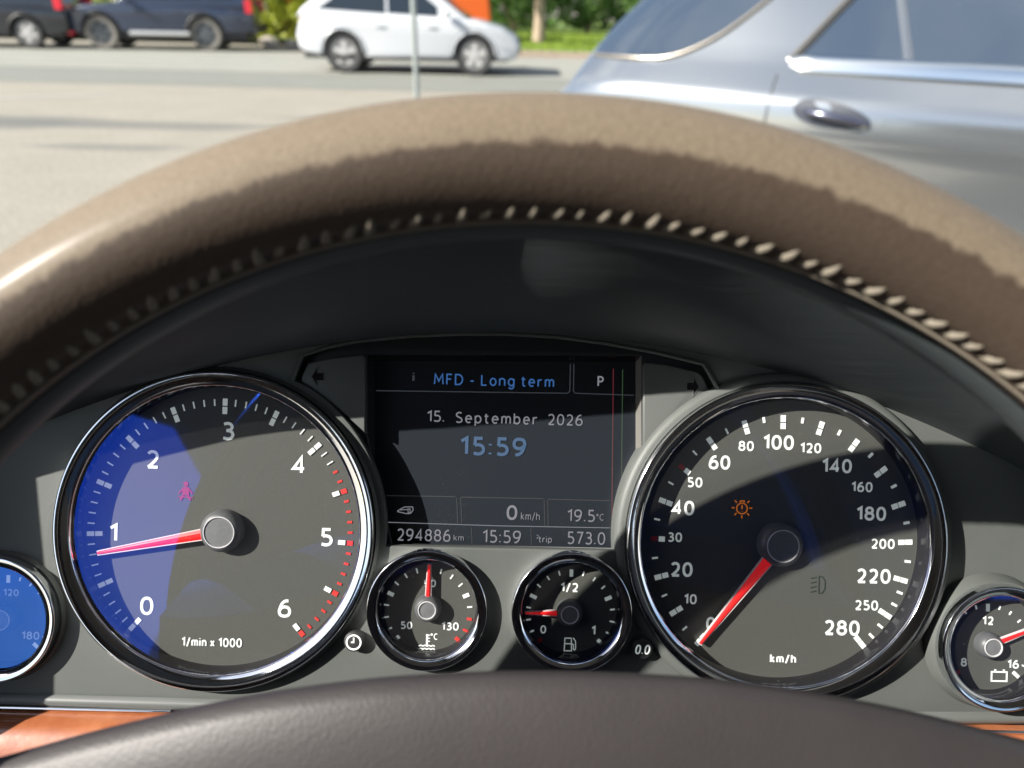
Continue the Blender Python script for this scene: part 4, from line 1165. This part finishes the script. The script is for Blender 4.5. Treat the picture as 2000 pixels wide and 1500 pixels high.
# --- tachometer
ct = dpx(431, 1039)
wt, rd = MB(), MB()
for k in range(61):
    v_ = k / 10.0; ang = 89.3 + 46.4 * (3 - v_)
    if k % 5 == 0:
        if k not in (45, 50, 55, 60): tick(wt, ct, ang, 0.0500, 0.0528, 0.0018)
        else: tick(rd, ct, ang, 0.0502, 0.0525, 0.0019)
        tick(wt, ct, ang, 0.0467, 0.0495, 0.0018)
    elif k < 43: tick(wt, ct, ang, 0.0499, 0.0526, 0.00048)
    else: tick(rd, ct, ang, 0.0503, 0.0522, 0.0009)
wt.obj('tick_marks', M_white, gt); rd.obj('red_tick_marks', M_red, gt)
for s, x, y in (('0', 287, 1183), ('1', 222, 1040), ('2', 299, 897), ('3', 446, 842), ('4', 584, 908), ('5', 638, 1049), ('6', 556, 1188)): numeral(gt, s, x, y, 36, bold=0.007, sq=1.0)
numeral(gt, '1/min x 1000', 414, 1254, 18, bold=0.012, width=118 * 0.0002025)
hc = ctr(427, 1040, 0.0)
na = math.degrees(math.atan2(dp(183, 1082, -0.002)[1] - hc[1], dp(183, 1082, -0.002)[0] - hc[0]))
needle(gt, hc, na, 0.006, 0.0490, 0.0040, 0.0012)
hub(gt, hc, 0.0083, 0.0, 0.0060)
# belt warning lamp: a seated figure with a strap
mb = MB(); x, y = dpx(363, 960); z0, z1 = PZ, PZ + 0.0001
mb.prism(circ(x, y + 0.0030, 0.0010, 14), z0, z1)
mb.prism([(x - 0.0011, y + 0.0018), (x + 0.0011, y + 0.0018), (x + 0.0015, y - 0.0015), (x - 0.0015, y - 0.0015)], z0, z1)
mb.stroke([(x - 0.0009, y + 0.0014), (x - 0.0027, y - 0.0008)], 0.0006, z0, z1); mb.stroke([(x + 0.0009, y + 0.0014), (x + 0.0027, y - 0.0008)], 0.0006, z0, z1)
mb.stroke([(x - 0.0009, y - 0.0016), (x - 0.0020, y - 0.0034)], 0.0008, z0, z1); mb.stroke([(x + 0.0009, y - 0.0016), (x + 0.0020, y - 0.0034)], 0.0008, z0, z1)
mb.stroke([(x - 0.0030, y - 0.0020), (x + 0.0030, y - 0.0024)], 0.0004, z0, z1)
mb.obj('belt_warning_lamp', M_warnred, gt)

# --- speedometer
cs = dpx(1526, 1066)
wt, rd = MB(), MB()
names = ['0', '10', '20', '30', '40', '50', '60', '80', '100', '120', '140', '160', '180', '200', '220', '250', '280']
for k in range(17):
    ang = 90.6 + 17.5 * (8 - k)
    if k in (3, 5): tick(rd, cs, ang, 0.0492, 0.0516, 0.0018)
    else: tick(wt, cs, ang, 0.0490, 0.0517, 0.0020)
    tick(wt, cs, ang, 0.0462, 0.0486, 0.0020)
    if k < 16:
        for q in ([0.5] if k < 14 else [0.33, 0.67]):
            tick(wt, cs, ang - 17.5 * q, 0.0491, 0.0514, 0.0007 if k < 7 else 0.0010)
wt.obj('tick_marks', M_white, gs_); rd.obj('red_tick_marks', M_red, gs_)
for s, x, y, h in (('0', 1388, 1218, 27), ('10', 1348, 1170, 20), ('20', 1331, 1112, 29), ('30', 1318, 1049, 19), ('40', 1334, 992, 29), ('50', 1357, 942, 20), ('60', 1405, 903, 28), ('80', 1457, 871, 20), ('100', 1520, 864, 29),
                   ('120', 1583, 875, 20), ('140', 1634, 910, 28), ('160', 1683, 951, 20), ('180', 1701, 1003, 28), ('200', 1724, 1062, 20), ('220', 1706, 1125, 29), ('250', 1692, 1182, 20), ('280', 1644, 1226, 30)):
    numeral(gs_, s, x, y, h, bold=0.012, sq=0.83)
numeral(gs_, 'km/h', 1529, 1286, 18, bold=0.018, width=51 * 0.0002025)
hc = ctr(1530, 1067, 0.0)
q_ = dp(1368, 1258, -0.002)
needle(gs_, hc, math.degrees(math.atan2(q_[1] - hc[1], q_[0] - hc[0])), 0.006, math.hypot(q_[0] - hc[0], q_[1] - hc[1]), 0.0042, 0.0011)
hub(gs_, hc, 0.0087, 0.0, 0.0062)
mb = MB(); x, y = dpx(1449, 992)
mb.stroke(circ(x, y - 0.0002, 0.0021, 24), 0.0004, PZ, PZ + 0.0001, True)
for a in range(8):
    if a == 2: continue
    a_ = a * PI / 4
    mb.stroke([(x + 0.0029 * math.cos(a_), y + 0.0029 * math.sin(a_)), (x + 0.0041 * math.cos(a_), y + 0.0041 * math.sin(a_))], 0.0004, PZ, PZ + 0.0001)
mb.stroke([(x - 0.0008, y + 0.0028), (x + 0.0008, y + 0.0028), (x + 0.0008, y + 0.0022)], 0.0004, PZ, PZ + 0.0001)
mb.stroke([(x - 0.0008, y + 0.0028), (x - 0.0008, y + 0.0022)], 0.0004, PZ, PZ + 0.0001)
mb.stroke([(x, y + 0.0011), (x, y - 0.0004)], 0.00045, PZ, PZ + 0.0001); mb.stroke([(x, y - 0.0012), (x, y - 0.0013)], 0.00045, PZ, PZ + 0.0001)
mb.obj('bulb_warning_lamp', M_warnorg, gs_)
mb = MB(); x, y = dpx(1598, 1142)
mb.stroke([(x + 0.0002, y - 0.0034), (x + 0.0002, y + 0.0034), (x + 0.0016, y + 0.0032), (x + 0.0026, y + 0.0016), (x + 0.0026, y - 0.0016), (x + 0.0016, y - 0.0032)], 0.0004, PZ, PZ + 0.0001, True)
for k in range(4): mb.stroke([(x - 0.0008, y + 0.0030 - k * 0.0018), (x - 0.0030, y + 0.0024 - k * 0.0018)], 0.0004, PZ, PZ + 0.0001)
mb.obj('headlight_lamp', M_warngrn, gs_)

# --- small gauges
def small_scale(face, c_, a0, step, n, big_every, r1, r0, rb, reds=(), bw=0.0021, hide=()):
    w, r = MB(), MB()
    for k in range(n + 1):
        if k in hide: continue
        a = a0 - step * k
        m_b = r if k in reds else w
        if k % big_every == 0: tick(m_b, c_, a, rb, r1, bw)
        else: tick(m_b, c_, a, r0, r1, 0.0006 if k not in reds else 0.0010)
    w.obj('tick_marks', M_white, face)
    if r.v: r.obj('red_tick_marks', M_red, face)
c1 = dpx(836, 1194)
small_scale(gtemp, c1, 222, 16.5, 16, 4, 0.0176, 0.0156, 0.0150, reds=(14, 15, 16), bw=0.0015, hide=(8,))
for s, x, y, h in (('50', 794, 1221, 15), ('90', 840, 1139, 15), ('130', 879, 1223, 16)): numeral(gtemp, s, x, y, h, bold=0.012, sq=0.86)
numeral(gtemp, '°C', 848, 1243, 13, bold=0.008, sq=0.8)
mb = MB(); x, y = dpx(834, 1255); z0, z1 = PZ, PZ + 0.0001
mb.stroke([(x, y - 0.0014), (x, y + 0.0034)], 0.0008, z0, z1)
for k in range(3): mb.stroke([(x + 0.0002, y + 0.0030 - k * 0.0012), (x + 0.0012, y + 0.0030 - k * 0.0012)], 0.0004, z0, z1)
for dy in (-0.0012, -0.0024): mb.stroke([(x + (i - 4) * 0.0008, y + dy + 0.0002 * (1 if i % 2 else -1)) for i in range(9)], 0.00045, z0, z1)
mb.obj('coolant_symbol', M_white, gtemp)
hc = ctr(834, 1192, -0.001)
q_ = dp(838, 1106, -0.002)
needle(gtemp, hc, math.degrees(math.atan2(q_[1] - hc[1], q_[0] - hc[0])), 0.004, 0.0172, 0.0019, 0.0010, -0.0026)
hub(gtemp, hc, 0.0053, -0.0008, 0.0034)
c2_ = dpx(1114, 1199)
small_scale(gfuel, c2_, 222, 16.5, 16, 4, 0.0176, 0.0158, 0.0148, reds=(0,), bw=0.0014)
for s, x, y, h in (('1/2', 1112, 1147, 18), ('0', 1061, 1229, 16), ('1', 1159, 1231, 18)): numeral(gfuel, s, x, y, h, bold=0.012, sq=0.86)
mb = MB(); x, y = dpx(1112, 1259)
mb.stroke([(x - 0.0020, y - 0.0024), (x - 0.0018, y + 0.0026), (x + 0.0007, y + 0.0026), (x + 0.0009, y - 0.0024)], 0.0004, PZ, PZ + 0.0001, True)
mb.stroke([(x - 0.0018, y + 0.0004), (x + 0.0008, y + 0.0004)], 0.0004, PZ, PZ + 0.0001)
mb.stroke([(x + 0.0010, y + 0.0004), (x + 0.0016, y), (x + 0.0016, y - 0.0018), (x + 0.0022, y - 0.0020), (x + 0.0025, y - 0.0012), (x + 0.0024, y + 0.0014), (x + 0.0014, y + 0.0028)], 0.0004, PZ, PZ + 0.0001)
mb.obj('fuel_pump_symbol', M_white, gfuel)
hc = ctr(1113, 1201, -0.001); q_ = dp(1025, 1199, -0.002)
needle(gfuel, hc, math.degrees(math.atan2(q_[1] - hc[1], q_[0] - hc[0])), 0.004, 0.0172, 0.0021, 0.0005, -0.0026)
hub(gfuel, hc, 0.0053, -0.0008, 0.0034)
c3 = dpx(1927, 1264)
small_scale(gvolt, c3, 222, 16.5, 16, 8, 0.0172, 0.0156, 0.0142, reds=(0,), bw=0.0014)
for s, x, y, h in (('12', 1929, 1212, 17), ('8', 1882, 1293, 17), ('16', 1978, 1297, 17)): numeral(gvolt, s, x, y, h, bold=0.014, sq=0.86)
mb = MB(); x, y = dpx(1951, 1320)
mb.stroke([(x - 0.0030, y - 0.0020), (x + 0.0030, y - 0.0020), (x + 0.0030, y + 0.0016), (x - 0.0030, y + 0.0016)], 0.0006, PZ, PZ + 0.0001, True)
mb.stroke([(x - 0.0020, y + 0.0023), (x - 0.0012, y + 0.0023)], 0.0006, PZ, PZ + 0.0001); mb.stroke([(x + 0.0014, y + 0.0023), (x + 0.0022, y + 0.0023)], 0.0006, PZ, PZ + 0.0001)
mb.obj('battery_symbol', M_white, gvolt)
hc = ctr(1940, 1265, -0.001); q_ = dp(2000, 1238, -0.002)
needle(gvolt, hc, math.degrees(math.atan2(q_[1] - hc[1], q_[0] - hc[0])), 0.0045, 0.0170, 0.0018, 0.0010, -0.0026)
hub(gvolt, hc, 0.0050, -0.0008, 0.0034)
c4 = dpx(15, 1208)
small_scale(goil, c4, 222, 16.5, 16, 8, 0.0172, 0.0156, 0.0142, bw=0.0014)
for s, x, y, h in (('120', 22, 1157, 14), ('180', 60, 1241, 16)): numeral(goil, s, x, y, h, m=M_greyw, bold=0.014, sq=0.86)
hc = ctr(0, 1211, -0.001)
hub(goil, hc, 0.0050, -0.0008, 0.0038)
needle(goil, hc, 150, 0.0045, 0.0170, 0.0018, 0.0010, -0.0026)

# --- reset knobs
def knob(px, py, label):
    x, y = dp(px, py, 0.003)
    mb = MB(); mb.lathe([(0.0041, -0.001), (0.0040, 0.0022), (0.0037, 0.0030), (0.0030, 0.0033), (0.0001, 0.0033)], 40, x, y)
    return mb.obj('reset_knob', M_knob, clu, 45, label), x, y
o, x, y = knob(691, 1254, 'reset knob with a clock symbol'); z0, z1 = 0.0033, 0.0034
mb = MB(); mb.stroke(circ(x, y, 0.0027, 28), 0.0006, z0, z1, True); mb.stroke([(x, y + 0.0018), (x, y), (x - 0.0010, y)], 0.0005, z0, z1); mb.obj('clock_symbol', M_white, o)
o, x, y = knob(1255, 1268, 'reset knob marked 0.0')
link('lettering', text_mesh('0.0', x, y, 0.0033, 0.0038, width=0.0056, bold=0.012, shear=0.15), M_white, o)

# --- display
scp = [dp(733, 705), dp(1255, 705), dp(1255, 1080), dp(733, 1075)]
k_ = (0.275 - SW) / 0.275
mb = MB(); mb.prism([(x * k_, y * k_) for x, y in [dp(715, 695), dp(1262, 695), dp(1262, 1096), dp(715, 1090)]], SW - 0.001, SW)
disp = mb.obj('display', M_screen, clu, label='dark trip computer display with blue and grey lettering')
SZ = SW + 0.0001
def sp_(px, py): return dp(px, py, SW)
KS = (0.275 - SW) / FPX
def stext(s, px, py, hpx, wpx, m, bold=0.0, space=1.0):
    x, y = sp_(px, py)
    return link('lettering', text_mesh(s, x, y, SZ, hpx * KS, width=wpx * KS, bold=bold, space=space, thick=0.0001), m, disp)
stext('MFD - Long term', 965, 743, 22, 235, M_tblue, 0.0, 1.08)
stext('P', 1173, 745, 21, 12, M_tgrey, 0.006)
stext('i', 808, 736, 20, 8, M_tdim, 0.02)
stext('15.', 851, 813, 22, 34, M_tgrey, 0.0)
stext('September', 970, 817, 22, 160, M_tgrey, 0.0, 1.1)
stext('2026', 1104, 820, 22, 68, M_tgrey, 0.0, 1.08)
stext('15:59', 963, 872, 37, 130, M_tblue2, 0.009, 1.05)
stext('0', 1000, 1001, 29, 21, M_tgrey, 0.008)
stext('km/h', 1036, 1008, 15, 37, M_tgrey, -0.004)
stext('19.5', 1135, 1007, 24, 54, M_tgrey, 0.0, 1.05)
stext('°C', 1172, 1010, 13, 15, M_tgrey, -0.004)
stext('294886', 828, 1045, 24, 104, M_tgrey, 0.0, 1.06)
stext('km', 896, 1050, 12, 20, M_tgrey, -0.004)
stext('15:59', 980, 1048, 25, 75, M_tgrey, 0.0, 1.05)
stext('trip', 1065, 1053, 13, 26, M_tgrey, 0.0)
stext('2', 1050, 1048, 7, 5, M_tgrey, 0.0)
stext('573.0', 1145, 1051, 25, 74, M_tgrey, 0.0, 1.05)
def sline(pts, wpx, m, nm='display_line'):
    mb = MB(); mb.stroke([sp_(*p) for p in pts], wpx * KS, SW, SW + 0.0001); return mb.obj(nm, m, disp)
sline([(735, 763), (1108, 768)], 1.8, M_tline); sline([(1124, 768), (1238, 772)], 1.8, M_tline)
sline([(1114, 711), (1113, 764), (1108, 768)], 1.8, M_tline); sline([(1121, 711), (1120, 764), (1124, 768)], 1.8, M_tline)
M_tline2 = emis('display_faint_line', (0.6, 0.7, 0.85), 0.009)
for a, b in (((755, 968), (890, 970)), ((900, 971), (1062, 974)), ((1070, 975), (1192, 978)), ((892, 972), (894, 1022)), ((900, 972), (902, 1022)), ((1063, 976), (1064, 1028)), ((1070, 976), (1071, 1028)), ((921, 1030), (922, 1062)), ((1037, 1032), (1038, 1065))): sline([a, b], 1.6, M_tline2)
M_tline3 = emis('display_bright_line', (0.7, 0.75, 0.85), 0.09)
sline([(758, 1020), (975, 1027), (1192, 1031)], 1.4, M_tline3)
sline([(1198, 720), (1195, 1035)], 1.8, M_tred, 'fault_line'); sline([(1216, 722), (1214, 960)], 1.5, M_tgreen, 'fault_line')
mb = MB()
mb.stroke([sp_(776, 998), sp_(790, 990), sp_(806, 990), sp_(807, 996), sp_(802, 1003)], 1.6 * KS, SW, SW + 0.0001)
mb.stroke([sp_(776, 999), sp_(793, 1003), sp_(801, 1003)], 1.6 * KS, SW, SW + 0.0001)
mb.stroke([sp_(782, 996), sp_(796, 995)], 1.4 * KS, SW, SW + 0.0001)
mb.stroke([sp_(797, 994), sp_(797, 1001), sp_(801, 1001), sp_(801, 994)], 1.4 * KS, SW, SW + 0.0001, True)
mb.obj('car_symbol', M_tgrey, disp)

# ------------------------------------------------------------------ steering wheel
RW, RTB = 0.180, 0.0131
WT = -0.04
WX = Vector((1, 0, 0)); WY = Vector((0, math.cos(WT), -math.sin(WT))); WN = WX.cross(WY)
MWL = Matrix(((WX.x, WY.x, WN.x, 0.006), (WX.y, WY.y, WN.y, -0.133), (WX.z, WY.z, WN.z, 0.120), (0, 0, 0, 1)))
wheel = empty('steering_wheel', MD @ MWL, 'brown leather steering wheel with stitched rim, paler outer face and dark centre pad', 'steering wheel')

def leather():
    m = bpy.data.materials.new('two_tone_brown_leather'); m.use_nodes = True
    t = m.node_tree; b = t.nodes['Principled BSDF']; N = t.nodes.new; K = t.links.new
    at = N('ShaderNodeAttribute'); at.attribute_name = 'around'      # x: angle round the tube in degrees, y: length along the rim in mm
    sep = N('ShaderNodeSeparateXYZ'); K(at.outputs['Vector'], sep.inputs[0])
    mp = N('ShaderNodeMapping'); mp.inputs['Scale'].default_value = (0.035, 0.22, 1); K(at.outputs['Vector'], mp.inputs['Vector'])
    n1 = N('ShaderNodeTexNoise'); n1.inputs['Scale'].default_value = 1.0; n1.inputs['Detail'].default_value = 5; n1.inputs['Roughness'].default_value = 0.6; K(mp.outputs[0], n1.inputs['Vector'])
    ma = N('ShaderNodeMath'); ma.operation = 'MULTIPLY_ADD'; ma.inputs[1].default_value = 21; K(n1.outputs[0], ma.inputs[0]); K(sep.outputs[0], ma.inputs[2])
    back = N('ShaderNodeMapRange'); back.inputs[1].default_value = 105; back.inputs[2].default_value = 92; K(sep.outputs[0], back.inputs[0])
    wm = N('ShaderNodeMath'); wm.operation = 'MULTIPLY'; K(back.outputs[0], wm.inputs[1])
    mr = N('ShaderNodeMapRange'); mr.interpolation_type = 'SMOOTHSTEP'; mr.inputs[1].default_value = 6; mr.inputs[2].default_value = 14; K(ma.outputs[0], mr.inputs[0])  # paler outer half, darker inner half, ragged edge between
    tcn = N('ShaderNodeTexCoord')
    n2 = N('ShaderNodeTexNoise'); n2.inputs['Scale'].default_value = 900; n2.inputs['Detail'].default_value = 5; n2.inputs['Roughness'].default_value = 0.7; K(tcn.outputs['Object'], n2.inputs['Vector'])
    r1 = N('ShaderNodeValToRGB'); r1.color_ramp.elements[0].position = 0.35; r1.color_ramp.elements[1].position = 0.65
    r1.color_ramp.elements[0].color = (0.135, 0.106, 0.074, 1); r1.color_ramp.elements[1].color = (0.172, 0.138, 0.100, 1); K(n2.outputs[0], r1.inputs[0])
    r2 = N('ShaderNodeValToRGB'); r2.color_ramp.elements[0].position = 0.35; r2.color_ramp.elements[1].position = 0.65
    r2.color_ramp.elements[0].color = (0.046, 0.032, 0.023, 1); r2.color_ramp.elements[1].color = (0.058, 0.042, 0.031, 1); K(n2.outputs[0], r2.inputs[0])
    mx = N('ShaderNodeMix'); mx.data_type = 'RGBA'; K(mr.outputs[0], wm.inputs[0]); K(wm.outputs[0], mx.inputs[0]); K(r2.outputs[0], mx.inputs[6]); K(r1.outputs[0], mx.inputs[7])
    bk = N('ShaderNodeMapRange'); bk.inputs[1].default_value = 112; bk.inputs[2].default_value = 96; K(sep.outputs[0], bk.inputs[0])
    mb_ = N('ShaderNodeMix'); mb_.data_type = 'RGBA'; mb_.inputs[6].default_value = (0.012, 0.010, 0.009, 1)      # back of the rim blackened to dim its sunlit reflection in the lens
    K(bk.outputs[0], mb_.inputs[0]); K(mx.outputs[2], mb_.inputs[7]); K(mb_.outputs[2], b.inputs['Base Color'])
    sp = N('ShaderNodeMath'); sp.operation = 'MULTIPLY'; sp.inputs[1].default_value = 0.22; K(bk.outputs[0], sp.inputs[0]); K(sp.outputs[0], b.inputs['Specular IOR Level'])
    b.inputs['Roughness'].default_value = 0.66; b.inputs['Specular IOR Level'].default_value = 0.4
    vo = N('ShaderNodeTexVoronoi'); vo.inputs['Scale'].default_value = 900; K(tcn.outputs['Object'], vo.inputs['Vector'])
    bp = N('ShaderNodeBump'); bp.inputs['Strength'].default_value = 0.22; bp.inputs['Distance'].default_value = 0.0003; b.inputs['Coat Weight'].default_value = 0.08; b.inputs['Coat Roughness'].default_value = 0.25; K(vo.outputs['Distance'], bp.inputs['Height'])
    n3 = N('ShaderNodeTexNoise'); n3.inputs['Scale'].default_value = 70; n3.inputs['Detail'].default_value = 3; K(tcn.outputs['Object'], n3.inputs['Vector'])
    bp2 = N('ShaderNodeBump'); bp2.inputs['Strength'].default_value = 0.2; bp2.inputs['Distance'].default_value = 0.0009; K(n3.outputs[0], bp2.inputs['Height']); K(bp2.outputs[0], bp.inputs['Normal'])
    K(bp.outputs[0], b.inputs['Normal'])
    return m
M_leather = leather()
M_pad = mat('centre_pad_leather', (0.031, 0.027, 0.028), 0.5, spec=0.4, bump=(900, 0.35, 0.0003), var=(30, 0.5, (0.038, 0.033, 0.034)))
NA, NT = 480, 72
vs = []; at = []
def rim_pt(a, ph, r=RTB):
    # seam: the leather draws in a little where it is stitched
    k = 1.0
    d = abs(ph + math.radians(72))
    if d < 0.16: k = 1 - 0.075 * (1 - d / 0.16) ** 1.5
    rr = RW + r * k * math.sin(ph)
    return Vector((rr * math.cos(a), rr * math.sin(a), r * k * math.cos(ph)))
for i in range(NA):
    a = 2 * PI * i / NA
    for j in range(NT):
        ph = -PI + 2 * PI * j / NT
        vs.append(rim_pt(a, ph)); at.append((math.degrees(ph), math.degrees(a) / 57.3 * 180, 0.0))
mb = MB(); mb.v = [tuple(v) for v in vs]
mb.f = [(i * NT + j, i * NT + (j + 1) % NT, ((i + 1) % NA) * NT + (j + 1) % NT, ((i + 1) % NA) * NT + j) for i in range(NA) for j in range(NT)]
me = bpy.data.meshes.new('rim'); me.from_pydata(mb.v, [], mb.f); me.update()
al = me.attributes.new('around', 'FLOAT_VECTOR', 'POINT')
al.data.foreach_set('vector', [c_ for p in at for c_ in p])
bm = bmesh.new(); bm.from_mesh(me); bmesh.ops.recalc_face_normals(bm, faces=bm.faces); bm.to_mesh(me); bm.free()
me.shade_smooth()
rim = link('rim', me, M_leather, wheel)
# stitches: short slanted cords pulled over the seam
M_thread = mat('tan_thread', (0.15, 0.13, 0.10), 0.8, bump=(3000, 0.5, 0.0002))
def stitch_mesh():
    mb = MB()
    mb.tube([(-0.0004, -0.0016, -0.0006), (-0.0001, -0.0010, 0.0001), (0.0004, 0.0000, 0.0006), (0.0010, 0.0013, 0.0006), (0.0016, 0.0027, -0.0002), (0.0018, 0.0031, -0.0006)], [0.0006, 0.00085, 0.0009, 0.0007, 0.0004, 0.0001], 8)
    mb.tube([(-0.0022, -0.0017, -0.0004), (-0.0010, -0.0016, 0.0002), (0.0008, -0.0016, 0.0001), (0.0020, -0.0018, -0.0005)], [0.0002, 0.00042, 0.00042, 0.0002], 6)
    return mb.mesh('stitch', 70)
stm = stitch_mesh()
stm.materials.append(M_thread)
for i in range(96):
    a = math.radians(10 + i * 1.62 + random.uniform(-0.12, 0.12))
    ph = math.radians(-70)
    p = rim_pt(a, ph, RTB - 0.0002)
    n = (rim_pt(a, ph, RTB + 0.001) - rim_pt(a, ph, RTB)).normalized()
    tg = Vector((math.sin(a), -math.cos(a), 0))            # clockwise along the rim
    up = n.cross(tg).normalized()
    if up.z < 0: up = -up
    M3 = Matrix(((tg.x, up.x, n.x, p.x), (tg.y, up.y, n.y, p.y), (tg.z, up.z, n.z, p.z), (0, 0, 0, 1)))
    o = link('stitch', stm, None, rim)
    s_ = random.uniform(0.95, 1.25)
    o.matrix_local = M3 @ Matrix.Rotation(random.uniform(-0.2, 0.2), 4, 'Z') @ Matrix.Scale(s_, 4)
# seam cord and backing ring behind it
mb = MB(); pts = [rim_pt(math.radians(a / 2), math.radians(-84), RTB + 0.0001) for a in range(0, 721)]
mb.tube(pts, 0.00042, 6, False); mb.obj('seam', M_thread, rim, 70)
mb = MB(); N = 240
for i in range(N): pass
mb.lathe([(RW - 0.0128, -0.004), (RW - 0.0142, -0.006), (RW - 0.0145, -0.012), (RW - 0.012, -0.016), (RW - 0.006, -0.0145)], 240)
mb.obj('rim_backing', M_hood, wheel, 50)
# centre pad: broad gently domed cover, top edge an arc
PADP = [(-500, 1640), (-250, 1560), (0, 1489), (90, 1458), (210, 1426), (309, 1401), (384, 1383), (480, 1362), (600, 1343), (756, 1325), (948, 1315), (1108, 1315), (1300, 1323), (1400, 1331), (1596, 1358), (1750, 1388), (1856, 1414), (1907, 1428), (2000, 1455), (2300, 1545), (2500, 1600)]
PADT = [dp(x, y - 19 * math.exp(-((x - 1050) / 900) ** 2), 0.109) for x, y in PADP]
_pf = None
def pad_edge(u):
    f = lerp_tab(PADT)
    return sum(f(u + d * 0.004) for d in (-2, -1, 0, 1, 2)) / 5
inv = MWL.inverted()
mb = MB(); NX, NP = 72, 20; vs = []
prof = [(-0.030, 0.030), (-0.010, 0.0), (-0.0045, 0.0), (-0.0012, -0.0012), (0.0, -0.0045), (0.001, -0.009)]
sec = [(-0.0230, -0.036), (-0.0125, -0.022), (-0.0055, -0.012), (-0.0022, -0.0055), (-0.0025, -0.0015), (-0.006, 0.0005), (-0.012, 0.0026), (-0.020, 0.0042), (-0.030, 0.0052), (-0.045, 0.0058), (-0.065, 0.005), (-0.09, 0.002), (-0.115, -0.006), (-0.125, -0.02), (-0.128, -0.035)]
for i in range(NX + 1):
    u = -0.165 + 0.330 * i / NX
    e = 1 - (abs(u + 0.0) / 0.165) ** 6
    for dv, dw in sec:
        w_ = 0.113 + dw - 0.012 * (abs(u) / 0.165) ** 2
        vs.append(inv @ Vector((u, pad_edge(u) + dv * (0.35 + 0.65 * e), w_)))
q = len(sec)
mb.add(vs, [(i * q + k, i * q + k + 1, (i + 1) * q + k + 1, (i + 1) * q + k) for i in range(NX) for k in range(q - 1)] + [tuple(range(q)), tuple(range(NX * q, NX * q + q))])
mb.obj('centre_pad', M_pad, wheel, 60)
mb = MB()
mb.lathe([(0.001, -0.03), (0.026, -0.032), (0.028, -0.05), (0.028, -0.09), (0.028, -0.12)], 40)
m = mb.mesh('column_boss', 50); m.transform(Matrix.Translation((0, -0.035, -0.02))); link('column_boss', m, M_hood, wheel)
for s in (-1, 1):
    mb = MB(); mb.tube([(s * 0.10, 0.0, -0.012), (s * 0.14, 0.004, -0.008), (s * 0.172, 0.006, -0.002)], [0.022, 0.018, 0.014], 16)
    mb.obj('spoke', M_pad, wheel, 60)
